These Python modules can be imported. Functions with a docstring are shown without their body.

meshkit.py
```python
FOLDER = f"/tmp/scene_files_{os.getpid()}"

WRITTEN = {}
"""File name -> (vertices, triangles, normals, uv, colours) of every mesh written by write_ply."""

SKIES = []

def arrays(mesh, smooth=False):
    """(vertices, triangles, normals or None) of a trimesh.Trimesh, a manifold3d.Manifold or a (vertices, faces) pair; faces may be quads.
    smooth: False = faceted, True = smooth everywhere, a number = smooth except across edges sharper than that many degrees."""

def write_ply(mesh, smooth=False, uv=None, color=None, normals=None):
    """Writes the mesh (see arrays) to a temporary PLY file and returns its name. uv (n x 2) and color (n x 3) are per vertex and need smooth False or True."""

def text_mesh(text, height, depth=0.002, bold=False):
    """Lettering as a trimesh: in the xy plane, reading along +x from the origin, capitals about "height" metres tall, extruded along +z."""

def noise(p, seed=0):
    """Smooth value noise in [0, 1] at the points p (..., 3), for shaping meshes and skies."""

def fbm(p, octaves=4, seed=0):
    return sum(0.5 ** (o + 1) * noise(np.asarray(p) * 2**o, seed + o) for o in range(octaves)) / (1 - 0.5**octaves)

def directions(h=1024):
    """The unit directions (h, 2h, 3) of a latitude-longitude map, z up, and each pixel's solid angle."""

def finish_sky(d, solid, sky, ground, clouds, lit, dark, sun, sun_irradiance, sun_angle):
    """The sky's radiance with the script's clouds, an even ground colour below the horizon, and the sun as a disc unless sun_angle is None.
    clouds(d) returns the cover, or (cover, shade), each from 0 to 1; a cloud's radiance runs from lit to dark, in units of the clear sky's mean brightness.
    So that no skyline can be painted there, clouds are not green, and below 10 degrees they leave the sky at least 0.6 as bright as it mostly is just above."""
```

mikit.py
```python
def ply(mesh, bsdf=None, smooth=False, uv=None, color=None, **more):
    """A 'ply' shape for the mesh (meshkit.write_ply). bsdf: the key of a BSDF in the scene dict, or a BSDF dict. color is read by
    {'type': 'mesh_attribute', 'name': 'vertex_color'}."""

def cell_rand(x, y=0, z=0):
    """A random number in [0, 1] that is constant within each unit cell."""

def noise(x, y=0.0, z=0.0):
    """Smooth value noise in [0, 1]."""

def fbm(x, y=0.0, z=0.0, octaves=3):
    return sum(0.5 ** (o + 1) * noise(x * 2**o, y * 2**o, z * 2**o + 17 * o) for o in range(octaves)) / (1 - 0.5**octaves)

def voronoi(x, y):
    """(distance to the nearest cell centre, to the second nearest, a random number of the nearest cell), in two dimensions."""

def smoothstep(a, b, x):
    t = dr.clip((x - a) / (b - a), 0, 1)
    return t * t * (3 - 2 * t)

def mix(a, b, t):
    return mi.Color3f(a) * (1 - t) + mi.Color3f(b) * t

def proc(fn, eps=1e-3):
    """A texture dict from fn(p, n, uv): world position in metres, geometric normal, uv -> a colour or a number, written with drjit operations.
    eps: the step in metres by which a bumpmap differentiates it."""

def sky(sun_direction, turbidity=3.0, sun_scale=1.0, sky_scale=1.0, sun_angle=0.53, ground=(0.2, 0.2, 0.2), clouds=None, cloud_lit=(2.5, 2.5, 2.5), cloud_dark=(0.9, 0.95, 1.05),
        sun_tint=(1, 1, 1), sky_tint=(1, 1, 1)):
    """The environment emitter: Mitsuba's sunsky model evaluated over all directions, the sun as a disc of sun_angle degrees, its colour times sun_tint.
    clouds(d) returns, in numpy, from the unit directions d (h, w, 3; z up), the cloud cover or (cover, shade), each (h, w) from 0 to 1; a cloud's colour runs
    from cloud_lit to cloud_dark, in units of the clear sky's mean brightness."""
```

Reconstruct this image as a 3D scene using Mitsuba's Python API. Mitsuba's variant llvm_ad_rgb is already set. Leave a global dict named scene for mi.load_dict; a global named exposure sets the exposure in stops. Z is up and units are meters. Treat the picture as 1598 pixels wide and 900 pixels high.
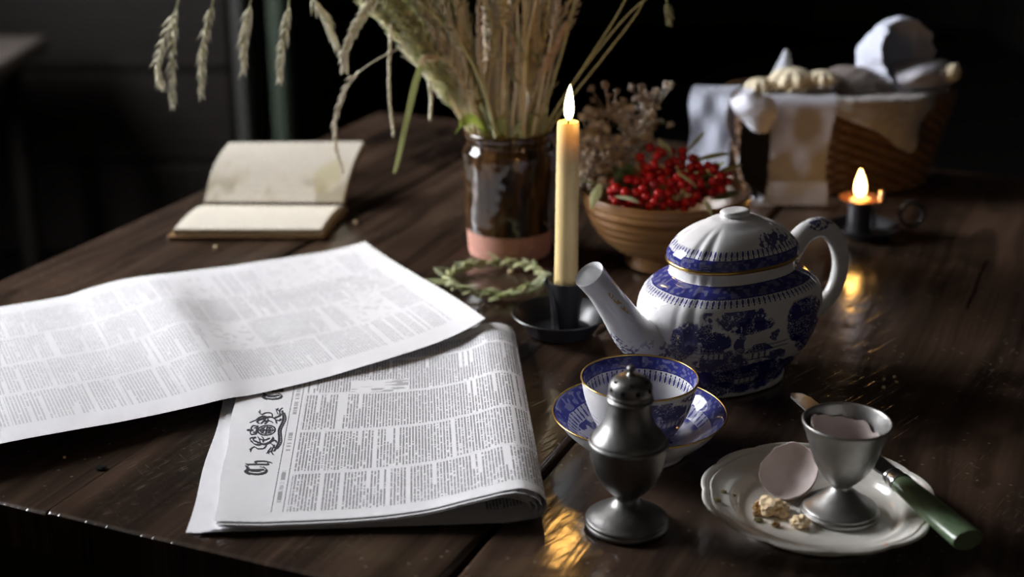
import math
import random

import drjit as dr
import mitsuba as mi
import numpy as np
import shapely
import shapely.geometry as sg
import shapely.ops as so
import trimesh
from scipy.interpolate import PchipInterpolator

import meshkit
import mikit
from mikit import cell_rand, fbm, mix, noise, proc, smoothstep, voronoi

T = mi.ScalarTransform4f
scene, labels = {}, {}
PI = math.pi

# ------------------------------------------------------------------ camera, light, exposure
# the table top is z = 0, the floor lies 0.75 m below it
PITCH, EYE = math.radians(20.0), 0.47
scene['camera'] = {
    'type': 'thinlens', 'fov': math.degrees(2 * math.atan(799 / 2300)), 'fov_axis': 'x',
    'aperture_radius': 0.0062, 'focus_distance': 1.06, 'near_clip': 0.05, 'far_clip': 60.0,
    'to_world': T().look_at(origin=[0, 0, EYE], target=[0, math.cos(PITCH), EYE - math.sin(PITCH)], up=[0, 0, 1]),
}
WIN_Y0, WIN_Y1, WIN_Z0, WIN_Z1, WALL_X = 1.38, 2.30, 0.32, 1.66, -1.80
SKY = 35.0                                     # overcast daylight in the window's panes
FLAME = (150.0, 76.0, 18.0)
exposure = 0.0


# ------------------------------------------------------------------ helpers: entries
def key_for(name, parent=None):
    base = f'{parent}__{name}' if parent else name
    k, i = base, 0
    while k in scene or k in labels:
        i += 1
        k = f'{base}_{i:03d}'
    return k


def thing(name, label, cat, group=None):
    k = key_for(name)
    labels[k] = {'label': label, 'category': cat}
    if group:
        labels[k]['group'] = group
    return k


def obj(name, mesh, mat, parent=None, smooth=False, label=None, kind=None, cat=None, group=None, uv=None, **more):
    k = key_for(name, parent)
    scene[k] = mikit.ply(mesh, mat, smooth=smooth, uv=uv, **more)
    d = {}
    if label:
        d['label'] = label
    if kind:
        d['kind'] = kind
    if cat:
        d['category'] = cat
    if group:
        d['group'] = group
    if d:
        labels[k] = d
    return k


def struct(name, mesh, mat, parent=None, **kw):
    return obj(name, mesh, mat, parent, kind=None if parent else 'structure', **kw)


def mat(name, bsdf):
    scene[name] = bsdf
    return name


def princ(color, rough=0.5, spec=0.5, metal=0.0, bump=None, bscale=1.0, beps=5e-4, **kw):
    c = proc(color) if callable(color) else {'type': 'rgb', 'value': list(color)}
    r = proc(rough) if callable(rough) else float(rough)
    b = {'type': 'principled', 'base_color': c, 'roughness': r, 'specular': spec, 'metallic': metal, **kw}
    if bump is not None:
        b = {'type': 'bumpmap', 'arbitrary': proc(bump, eps=beps), 'scale': bscale, 'bsdf': b}
    return {'type': 'twosided', 'bsdf': b}


# ------------------------------------------------------------------ helpers: meshes
def M(v, f):
    v, f = np.asarray(v, float), np.asarray(f, int)
    if f.shape[1] == 4:
        f = np.vstack([f[:, [0, 1, 2]], f[:, [0, 2, 3]]])
    return trimesh.Trimesh(v, f, process=False)


def cat_(ms):
    return trimesh.util.concatenate(ms)


def move(m, loc=(0, 0, 0), rz=0.0, tilt=None, s=None):
    """tilt = (axis, degrees) first, then rz in degrees, then loc"""
    m = m.copy()
    v = np.array(m.vertices)
    if s is not None:
        v = v * np.asarray(s)
    if tilt:
        v = v @ trimesh.transformations.rotation_matrix(math.radians(tilt[1]), tilt[0])[:3, :3].T
    if rz:
        v = v @ trimesh.transformations.rotation_matrix(math.radians(rz), [0, 0, 1])[:3, :3].T
    m.vertices = v + np.asarray(loc, float)
    return m


def box(x0, x1, y0, y1, z0, z1, bev=0.0):
    if bev <= 0:
        m = trimesh.creation.box(extents=(x1 - x0, y1 - y0, z1 - z0))
        m.apply_translation(((x0 + x1) / 2, (y0 + y1) / 2, (z0 + z1) / 2))
        return m
    pts = []
    for sx, ax in ((x0, 1), (x1, -1)):
        for sy, ay in ((y0, 1), (y1, -1)):
            for sz, az in ((z0, 1), (z1, -1)):
                pts += [(sx + ax * bev, sy + ay * bev, sz), (sx + ax * bev, sy, sz + az * bev), (sx, sy + ay * bev, sz + az * bev)]
    h = trimesh.convex.convex_hull(np.array(pts))
    return trimesh.Trimesh(h.vertices, h.faces)


def dense(pts, n):
    """catmull-rom curve through pts, n samples"""
    p = np.asarray(pts, float)
    p = np.vstack([2 * p[0] - p[1], p, 2 * p[-1] - p[-2]])
    k = len(p) - 3
    out = []
    for s in np.linspace(0, k, n):
        i = min(int(s), k - 1)
        t = s - i
        a, b, c, d = p[i:i + 4]
        out.append(0.5 * (2 * b + (c - a) * t + (2 * a - 5 * b + 4 * c - d) * t * t + (3 * b - a - 3 * c + d) * t ** 3))
    return np.array(out)


def lathe(prof, n=96, ring=None, spl=0):
    """(r, z) profile round z; ring(theta, r, z) -> (x, y) bends the circle"""
    prof = np.asarray(prof, float)
    if spl:
        prof = dense(prof, spl)
    th = np.arange(n) * 2 * PI / n
    v = []
    for r, z in prof:
        r = max(r, 1e-5)
        if ring is None:
            x, y = r * np.cos(th), r * np.sin(th)
        else:
            x, y = ring(th, r, z)
        v.append(np.stack([x, y, np.full(n, z)], 1))
    v = np.vstack(v)
    i = np.arange(n)
    f = [np.stack([k * n + i, k * n + (i + 1) % n, (k + 1) * n + (i + 1) % n, (k + 1) * n + i], 1) for k in range(len(prof) - 1)]
    return M(v, np.vstack(f))


def frames(p):
    t = np.gradient(p, axis=0)
    t /= np.linalg.norm(t, axis=1, keepdims=True) + 1e-12
    a = np.cross(t[0], [0.31, 0.17, 0.93])
    if np.linalg.norm(a) < 1e-3:
        a = np.cross(t[0], [1, 0, 0])
    us = []
    for k in range(len(p)):
        a = a - (a @ t[k]) * t[k]
        a /= np.linalg.norm(a) + 1e-12
        us.append(a)
    u = np.array(us)
    return t, u, np.cross(t, u)


def tube(p, r, sides=8, cap=True, flat=1.0):
    p = np.asarray(p, float)
    r = np.broadcast_to(np.asarray(r, float), (len(p),))
    t, u, w = frames(p)
    th = np.arange(sides) * 2 * PI / sides
    v = p[:, None] + r[:, None, None] * (np.cos(th)[None, :, None] * u[:, None] + flat * np.sin(th)[None, :, None] * w[:, None])
    v = v.reshape(-1, 3)
    i = np.arange(sides)
    f = [np.stack([k * sides + i, k * sides + (i + 1) % sides, (k + 1) * sides + (i + 1) % sides, (k + 1) * sides + i], 1) for k in range(len(p) - 1)]
    f = np.vstack(f)
    f = np.vstack([f[:, [0, 1, 2]], f[:, [0, 2, 3]]])
    if cap:
        n = len(v)
        v = np.vstack([v, p[0], p[-1]])
        last = (len(p) - 1) * sides
        f = np.vstack([f, np.stack([(i + 1) % sides, i, np.full(sides, n)], 1), np.stack([last + i, last + (i + 1) % sides, np.full(sides, n + 1)], 1)])
    return M(v, f)


def strip(p, half, side, n=None, fold=0.0):
    """a ribbon or leaf along p, half widths, side direction(s); fold lifts the edges"""
    p = np.asarray(p, float)
    half = np.broadcast_to(np.asarray(half, float), (len(p),))
    side = np.broadcast_to(np.asarray(side, float), p.shape)
    t = np.gradient(p, axis=0)
    t /= np.linalg.norm(t, axis=1, keepdims=True) + 1e-12
    s = side - (side * t).sum(1, keepdims=True) * t
    s /= np.linalg.norm(s, axis=1, keepdims=True) + 1e-12
    up = np.cross(t, s)
    v = np.stack([p - s * half[:, None] + up * (fold * half)[:, None], p, p + s * half[:, None] + up * (fold * half)[:, None]], 1).reshape(-1, 3)
    f = []
    for k in range(len(p) - 1):
        for c in (0, 1):
            a = k * 3 + c
            f.append([a, a + 1, a + 4, a + 3])
    return M(v, f)


def grid(P):
    """P (rows, cols, 3) -> mesh"""
    P = np.asarray(P, float)
    r, c = P.shape[:2]
    i, j = np.meshgrid(np.arange(r - 1), np.arange(c - 1), indexing='ij')
    a = (i * c + j).ravel()
    return M(P.reshape(-1, 3), np.stack([a, a + 1, a + c + 1, a + c], 1))


def cloth(ctrl, nr=40, nc=40, wr=0.0, seed=0, freq=30.0):
    """a smooth sheet through a small grid of control points, with wrinkles"""
    C = np.asarray(ctrl, float)
    C = np.stack([dense(C[:, j], nr) for j in range(C.shape[1])], 1)
    P = np.stack([dense(C[i], nc) for i in range(nr)], 0)
    if wr:
        d = np.stack([meshkit.fbm(P * freq + 7.7 * k, 3, seed + k) - 0.5 for k in range(3)], -1)
        P = P + wr * d
    return grid(P)


def spindles(base, direc, length, rad, sides=4, fat=0.4):
    """many grains: base (n,3), direction (n,3)"""
    base, d = np.asarray(base, float), np.asarray(direc, float)
    n = len(base)
    d = d / (np.linalg.norm(d, axis=1, keepdims=True) + 1e-12)
    length = np.broadcast_to(np.asarray(length, float), (n,))[:, None]
    rad = np.broadcast_to(np.asarray(rad, float), (n,))[:, None]
    a = np.cross(d, np.where(np.abs(d[:, 2:3]) < 0.8, [[0, 0, 1.0]], [[1.0, 0, 0]]))
    a /= np.linalg.norm(a, axis=1, keepdims=True)
    b = np.cross(d, a)
    ring = [base + d * length * fat + rad * (math.cos(q) * a + math.sin(q) * b) for q in np.arange(sides) * 2 * PI / sides]
    v = np.stack([base, *ring, base + d * length], 1)
    m = sides + 2
    f = []
    for k in range(sides):
        f += [[0, 1 + (k + 1) % sides, 1 + k], [m - 1, 1 + k, 1 + (k + 1) % sides]]
    f = (np.array(f)[None] + (np.arange(n) * m)[:, None, None]).reshape(-1, 3)
    return M(v.reshape(-1, 3), f)


def ico(r=1.0, sub=2, c=(0, 0, 0)):
    m = trimesh.creation.icosphere(subdivisions=sub, radius=r)
    m.apply_translation(c)
    return m


def lump(c, r, seed, sub=2, amp=0.35, fq=1.6):
    m = trimesh.creation.icosphere(subdivisions=sub, radius=1.0)
    v = np.array(m.vertices)
    k = 1 + amp * (meshkit.fbm(v * fq + 31.3 * seed, 3, seed) - 0.5) * 2
    m.vertices = v * k[:, None] * np.asarray(r, float) + np.asarray(c, float)
    return m


# ------------------------------------------------------------------ materials
TS, TC = math.sin(math.radians(23.3)), math.cos(math.radians(23.3))
SEAMS = [-0.968, -0.757, -0.624, -0.345, 0.06, 0.37]


def board(p):
    return p.x * TS + p.y * TC, p.x * TC - p.y * TS          # along, across


def plank_tone(ac):
    k = mi.Float(0)
    for i, s in enumerate(SEAMS[1:-1]):
        k = dr.select(ac > s, mi.Float(i + 1), k)
    return k


def table_color(p, n, uv):
    al, ac = board(p)
    k = plank_tone(ac)
    off = k * 7.31
    w = fbm(al * 3.0 + off, ac * 14.0, 1.0) * 0.05
    g = fbm((ac + w) * 70.0, al * 3.2 + off, k, 4)
    f = noise((ac + w * 0.5) * 420.0, al * 9.0 + off, k)
    blot = fbm(al * 6.0 + off, ac * 9.0, 5.0, 3)
    t = dr.clip(smoothstep(0.25, 0.8, g) * 0.55 + f * 0.22 + (blot - 0.5) * 0.9 + cell_rand(k, 3, 1) * 0.14 + 0.05, 0, 1)
    c = mix((0.012, 0.0078, 0.0058), (0.080, 0.049, 0.033), t)
    # rubbed scratches and pale specks
    a1 = noise((al + ac * 0.2) * 55.0 + off, (ac - al * 0.2) * 1500.0, 2.0)
    a2 = noise((al * 0.6 - ac) * 90.0, (al + ac * 0.6) * 1700.0, 9.0)
    a3 = noise((al + ac * 0.9) * 70.0, (ac - al * 0.9) * 1600.0, 4.0)
    zone = smoothstep(0.5, 0.72, fbm(al * 14.0, ac * 14.0, 11.0, 3))
    sc = dr.maximum(dr.maximum(smoothstep(0.84, 0.95, a1), smoothstep(0.90, 0.97, a2)), smoothstep(0.90, 0.97, a3)) * zone
    d1, d2, r = voronoi(al * 130.0, ac * 130.0)
    speck = smoothstep(0.20, 0.08, d1) * dr.select(r > 0.93, 1.0, 0.0) * smoothstep(0.42, 0.62, fbm(al * 9.0, ac * 9.0, 3.0, 2))
    stain = smoothstep(0.66, 0.74, fbm(al * 8.0 + 3.3, ac * 16.0, 21.0, 3))
    c = c * (1 - 0.45 * stain)
    crack = smoothstep(0.0018, 0.0010, dr.abs(ac + 0.1145 + 0.002 * (noise(al * 40, 1.0, 1.0) - 0.5))) * dr.select((al > 1.30) & (al < 1.447), 1.0, 0.0)
    c = c * (1 - 0.85 * crack)
    return mix(c, mi.Color3f(0.22, 0.17, 0.13), dr.clip(sc * 0.34 + speck * 0.6, 0, 1))


def table_bump(p, n, uv):
    al, ac = board(p)
    k = plank_tone(ac) * 7.31
    g = fbm((ac) * 260.0, al * 10.0 + k, 2.0, 3)
    h = fbm(al * 34.0 + k, ac * 34.0, 4.0, 3)
    s = smoothstep(0.80, 0.95, noise(al * 26.0 + ac * 9.0 + k, (ac - al * 0.35) * 900.0, 2.0))
    return 0.00012 * g + 0.0006 * h - 0.00015 * s


def table_rough(p, n, uv):
    al, ac = board(p)
    return 0.11 + 0.10 * fbm(al * 12.0, ac * 30.0, 8.0, 3)


mat('dark_oak', princ(table_color, table_rough, 0.72, bump=table_bump, bscale=1.0, beps=4e-4))
mat('dark_edge_oak', princ((0.02, 0.013, 0.009), 0.6, 0.3))
mat('wall_dark', princ((0.020, 0.017, 0.015), 0.75, 0.2))
mat('plaster', princ((0.36, 0.32, 0.27), 0.9, 0.1))
mat('ceiling_timber', princ((0.05, 0.04, 0.032), 0.8, 0.2))
mat('panel_wood', princ(lambda p, n, uv: mix((0.010, 0.0075, 0.006), (0.018, 0.0135, 0.0105), fbm(p.x * 3, p.y * 3, p.z * 40, 3)), 0.55, 0.35))
mat('floor_wood', princ((0.007, 0.0055, 0.005), 0.6, 0.25))
mat('green_paint', princ((0.062, 0.083, 0.060), 0.6, 0.3))
mat('grey_paint', princ((0.082, 0.082, 0.078), 0.6, 0.3))
mat('frame_paint', princ((0.45, 0.44, 0.41), 0.5, 0.4))
mat('bench_wood', princ((0.20, 0.17, 0.15), 0.35, 0.5))


def ink_lines(u, v, W, pitch, edge0, gap_rate):
    """ink cover of columns of small type; u across the columns, v down the page"""
    col = dr.floor(u / W)
    fu = u - col * W
    q = v / pitch + cell_rand(col, 4, 2)
    ln = dr.floor(q)
    fv = q - ln
    body = smoothstep(0.10, 0.22, fv) * smoothstep(0.80, 0.66, fv)
    words = smoothstep(0.20, 0.34, noise(fu / 0.00125 + cell_rand(ln, col, 5) * 50, ln * 3.7, col * 9.1))
    letters = 0.62 + 0.38 * noise(fu / 0.00042, ln * 5.1, v / 0.0004)
    r = cell_rand(ln, col, 8)
    short = dr.select(r < 0.10, cell_rand(ln, col, 9) * W, W)
    r2 = cell_rand(ln - 1, col, 8)
    start = dr.select(r2 < 0.10, 0.0035, 0.0)
    blank = dr.select(r > 1.0 - gap_rate, 0.0, 1.0)
    inside = dr.select((fu > 0.0022 + start) & (fu < dr.minimum(W - 0.0022, short)), 1.0, 0.0)
    rule = dr.select(dr.abs(fu) < 0.00022, 0.55, 0.0)
    return dr.maximum(body * words * letters * inside * blank, rule)


PAPER, INK = (0.80, 0.80, 0.815), (0.055, 0.055, 0.065)


def folded_color(p, n, uv):
    u, v = uv.x, uv.y
    on = dr.select((u > 0.0125) & (u < 0.298) & (v > 0.0635) & (v < 0.258), 1.0, 0.0)
    top = dr.select((u > 0.202) & (u < 0.226) & (v > 0.098) & (v < 0.142), 0.0, 1.0)     # an advertisement with much white
    ad = (1 - top) * dr.select(noise(u / 0.0022, v / 0.009, 3.0) > 0.66, 0.5, 0.0)
    ink = ink_lines(u - 0.0015, v, 0.0668, 0.00225, 0, 0.035) * on * top
    # dateline between the two rules and the rules themselves
    mast = dr.select((u > 0.012) & (u < 0.298), 1.0, 0.0)
    rules = dr.select((dr.abs(v - 0.0535) < 0.00034) | (dr.abs(v - 0.0610) < 0.00034), 0.85, 0.0) * mast
    date = dr.select((v > 0.0558) & (v < 0.0588) & (noise(u / 0.0011, 2.0, 3.0) > 0.42), 0.6, 0.0) * mast
    date *= dr.select(noise(u / 0.03, 7.0, 1.0) > 0.5, 1.0, 0.0)
    k = dr.clip(ink * 0.86 + dr.maximum(rules, date) + ad, 0, 1)
    base = mix((0.775, 0.775, 0.785), PAPER, fbm(p.x * 60, p.y * 60, 2.0, 3))
    return mix(base, INK, k)


def broad_color(p, n, uv):
    u, v = uv.x, uv.y               # u across the sheet (0 far edge .. near edge), v along the sheet
    on = dr.select((u > 0.018) & (u < 0.252) & (v > 0.020), 1.0, 0.0)
    ink = ink_lines(u - 0.018, v, 0.0585, 0.0026, 0, 0.05) * on
    # blocks of larger, airier advertisements
    cu, cv = dr.floor((u - 0.018) / 0.0585), dr.floor(v / 0.043)
    airy = dr.select(cell_rand(cu, cv, 4) < 0.16, 1.0, 0.0)
    fv = v / 0.043 - cv
    big = dr.select((noise(u / 0.0035, v / 0.0040, 6.0) > 0.72) & (fv > 0.1) & (fv < 0.9), 0.45, 0.0)
    head = dr.select((fv < 0.045) & (cell_rand(cu, cv, 12) < 0.55), 0.0, 1.0)
    ink = (ink * (1 - airy) * head + airy * big * on)
    cut = dr.select((v > 0.030) & (v < 0.068) & (u > 0.078) & (u < 0.128), 1.0, 0.0)      # the woodcut near the corner
    ink = ink * (1 - cut) + cut * smoothstep(0.30, 0.62, fbm(u * 260, v * 260, 4.0, 3)) * 0.6
    base = mix((0.785, 0.785, 0.80), (0.81, 0.81, 0.82), fbm(p.x * 50, p.y * 50, 2.0, 3))
    return mix(base, INK, dr.clip(ink * 0.36, 0, 1))


mat('folded_print', princ(folded_color, 0.75, 0.25))
mat('broad_print', princ(broad_color, 0.75, 0.25))
mat('blank_newsprint', princ((0.77, 0.77, 0.77), 0.8, 0.2))
mat('ink_black', princ((0.045, 0.045, 0.055), 0.8, 0.2))


def page_color(p, n, uv):
    foxed = smoothstep(0.55, 0.80, fbm(uv.x * 26.0 + 3.1, uv.y * 40.0, 5.0, 3))
    low = smoothstep(0.030, 0.010, uv.y) * smoothstep(0.45, 0.66, fbm(uv.x * 45.0 + 9.0, uv.y * 45.0, 2.0, 3))
    ln = dr.select((uv.x > 0.012) & (uv.x < 0.135) & (noise(uv.x / 0.0016, dr.floor(uv.y / 0.0058), 3.0) > 0.45) & (dr.abs(uv.y / 0.0058 - dr.floor(uv.y / 0.0058) - 0.5) < 0.16), 0.10, 0.0)
    yel = smoothstep(0.020, 0.010, dr.sqrt(dr.square(uv.x - 0.128) + dr.square(uv.y - 0.026)) + 0.010 * (noise(uv.x * 200, uv.y * 200, 1.0) - 0.5))
    c = mix((0.68, 0.63, 0.53), (0.57, 0.50, 0.37), foxed * 0.5)
    c = mix(c, mi.Color3f(0.30, 0.24, 0.12), low * 0.55)
    c = mix(c, mi.Color3f(0.52, 0.45, 0.20), yel * 0.5)
    return c * (1 - ln)


mat('old_page', princ(page_color, 0.8, 0.2))
mat('page_edge', princ(lambda p, n, uv: mix((0.46, 0.40, 0.28), (0.62, 0.55, 0.41), noise(p.x * 20, p.y * 20, p.z * 1800)), 0.85, 0.15))
mat('book_leather', princ((0.20, 0.115, 0.055), 0.5, 0.4))

JX, JY = -0.0025, 1.398


def glaze_color(p, n, uv):
    a = dr.atan2(p.y - JY, p.x - JX)
    m = fbm(a * 4.0, p.z * 30.0, 2.0, 4)
    run = fbm(a * 16.0, p.z * 10.0, 7.0, 3)
    return mix((0.010, 0.006, 0.004), (0.115, 0.058, 0.022), dr.clip(smoothstep(0.30, 0.78, m) * 0.6 + (run - 0.45) * 0.8, 0, 1))


mat('brown_glaze', princ(glaze_color, 0.10, 0.6, bump=lambda p, n, uv: 0.0016 * fbm(p.x * 60, p.y * 60, p.z * 60, 2), bscale=1.0))
mat('bare_clay', princ(lambda p, n, uv: mix((0.42, 0.20, 0.15), (0.54, 0.28, 0.215), fbm(p.x * 150, p.y * 150, p.z * 150, 3)), 0.75, 0.25))

# candle and iron
mat('bees_wax', princ((0.80, 0.60, 0.27), 0.38, 0.45))
mat('wax_wall', {'type': 'principledthin', 'base_color': {'type': 'rgb', 'value': [0.86, 0.67, 0.34]}, 'roughness': 0.5, 'diff_trans': 0.30, 'spec_trans': 0.0, 'eta': 1.3})
mat('charred_wick', princ((0.01, 0.008, 0.006), 0.9, 0.1))
mat('black_iron', princ((0.022, 0.022, 0.025), lambda p, n, uv: 0.27 + 0.18 * fbm(p.x * 80, p.y * 80, p.z * 80, 3), 0.55))
mat('copper_rim', princ((0.55, 0.22, 0.10), 0.3, 0.5, metal=0.8))


def pewter_rough(p, n, uv):
    return 0.34 + 0.18 * fbm(p.x * 70, p.y * 70, p.z * 160, 3)


mat('pewter', princ(lambda p, n, uv: mix((0.15, 0.147, 0.142), (0.27, 0.266, 0.258), fbm(p.x * 110, p.y * 110, p.z * 110, 4)), pewter_rough, 0.5, metal=1.0,
                    bump=lambda p, n, uv: 0.00025 * fbm(p.x * 160, p.y * 160, p.z * 160, 3), bscale=1.0))
mat('pewter_bright', princ(lambda p, n, uv: mix((0.25, 0.246, 0.238), (0.41, 0.405, 0.39), fbm(p.x * 110, p.y * 110, p.z * 110, 4)), pewter_rough, 0.5, metal=1.0,
                           bump=lambda p, n, uv: 0.00025 * fbm(p.x * 160, p.y * 160, p.z * 160, 3), bscale=1.0))
mat('dark_hole', princ((0.006, 0.006, 0.006), 0.9, 0.1))
mat('steel', princ((0.50, 0.50, 0.50), 0.22, 0.5, metal=1.0))
mat('green_handle', princ(lambda p, n, uv: mix((0.06, 0.105, 0.055), (0.24, 0.33, 0.19), fbm(p.x * 60 + p.z * 90, p.y * 26, 3.0, 3)), 0.22, 0.5))
mat('gilt', princ((0.72, 0.47, 0.14), 0.22, 0.5, metal=1.0))

# pottery
WHITE = (0.74, 0.745, 0.755)
BLUE = (0.010, 0.014, 0.17)
PX, PY, PSI = 0.171, 1.0818, math.radians(30.0)
PCS, PSN = math.cos(PSI), math.sin(PSI)


def blob(x, z, cx, cz, rx, rz):
    return dr.sqrt(dr.square((x - cx) / rx) + dr.square((z - cz) / rz))


def pot_local(p):
    dx, dy = p.x - PX, p.y - PY
    return dx * PCS + dy * PSN, -dx * PSN + dy * PCS, p.z


def willow(x, z, sc=1.0):
    """a blue transfer-printed landscape: islands, trees, roofs and water, about 0.13 m wide and 0.085 m high"""
    wx = x + 0.007 * (fbm(x * 150, z * 150, 1.0, 3) - 0.5)
    wz = z + 0.007 * (fbm(x * 150, z * 150, 5.0, 3) - 0.5)
    fol = fbm(x * 420, z * 420, 2.0, 3)
    ink = mi.Float(0)

    def add(d, thr=0.52, dark=1.0):
        nonlocal ink
        t = smoothstep(1.06, 0.90, d) * smoothstep(thr - 0.22, thr - 0.06, fol + 0.30 * (1 - dr.minimum(d, 1)))
        ink = dr.maximum(ink, t * dark)

    add(blob(wx, wz, -0.041, 0.059, 0.011, 0.013), 0.5, 0.9)
    add(blob(wx, wz, -0.047, 0.045, 0.010, 0.009), 0.5, 0.85)
    add(blob(wx, wz, -0.026, 0.062, 0.0065, 0.018), 0.55, 0.95)
    add(blob(wx, wz, -0.018, 0.056, 0.012, 0.009), 0.5, 0.95)
    add(blob(wx, wz, 0.002, 0.073, 0.020, 0.010), 0.56, 0.95)
    add(blob(wx, wz, 0.010, 0.066, 0.017, 0.006), 0.5, 1.0)
    add(blob(wx, wz, -0.014, 0.036, 0.022, 0.012), 0.50, 0.9)
    add(blob(wx, wz, 0.000, 0.052, 0.004, 0.012), 0.5, 0.9)
    add(blob(wx, wz, 0.052, 0.062, 0.016, 0.018), 0.44, 1.0)
    add(blob(wx, wz, 0.060, 0.044, 0.012, 0.014), 0.46, 1.0)
    add(blob(wx, wz, 0.030, 0.038, 0.010, 0.006), 0.5, 0.9)
    add(blob(wx, wz, 0.028, 0.056, 0.0045, 0.004), 0.5, 0.9)
    add(blob(wx, wz, 0.000, 0.017, 0.075, 0.013), 0.40, 1.0)
    add(blob(wx, wz, 0.020, 0.026, 0.030, 0.007), 0.42, 1.0)
    # tea houses: a roof over white-walled bays
    for cx, cz, s in ((0.016, 0.044, 1.0), (-0.020, 0.046, 0.8), (0.008, 0.018, 0.9)):
        u, w = (x - cx) / (0.011 * s), (z - cz) / (0.007 * s)
        roof = (w > 0) & (w < 1) & (dr.abs(u) < 1.15 - 0.75 * w)
        wall = (w < 0) & (w > -1.0) & (dr.abs(u) < 0.85)
        bays = dr.abs(u * 2.2 - dr.round(u * 2.2)) < 0.17
        ink = dr.select(wall, dr.select(bays | (w < -0.85), 0.85, 0.12), dr.select(roof, 0.93, ink))
    fine = smoothstep(0.56, 0.70, noise(x * 1300 + 200 * z, z * 1700, 8.0)) * smoothstep(0.35, 0.6, noise(x * 130, z * 150, 12.0))
    ink = ink * (1 - 0.55 * fine)
    water = dr.select((noise(x * 60, z * 900, 3.0) > 0.78) & (z > 0.024) & (z < 0.050), 0.45, 0.0)
    return dr.maximum(ink, water)


def drops(a, h):
    """a row of drop and dot motifs: a counts the motifs, h from 0 to 1 across the border"""
    f = a - dr.floor(a) - 0.5
    d = dr.select(blob(f, h, 0.0, 0.62, 0.25, 0.34) < 1, 1.0, 0.0)
    e = dr.select(blob(f, h, 0.0, 0.14, 0.16, 0.14) < 1, 1.0, 0.0)
    s = dr.select((dr.abs(dr.abs(f) - 0.5) < 0.07) & (h > 0.25), 0.7, 0.0)
    return dr.maximum(dr.maximum(d, e), s)


def band_tone(a, h):
    """the dark border: cobalt with paler scrolls"""
    return 1.0 - 0.14 * smoothstep(0.52, 0.70, noise(a * 2.2, h * 5.0, 3.0)) * dr.select((h > 0.08) & (h < 0.92), 1.0, 0.0)


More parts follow.
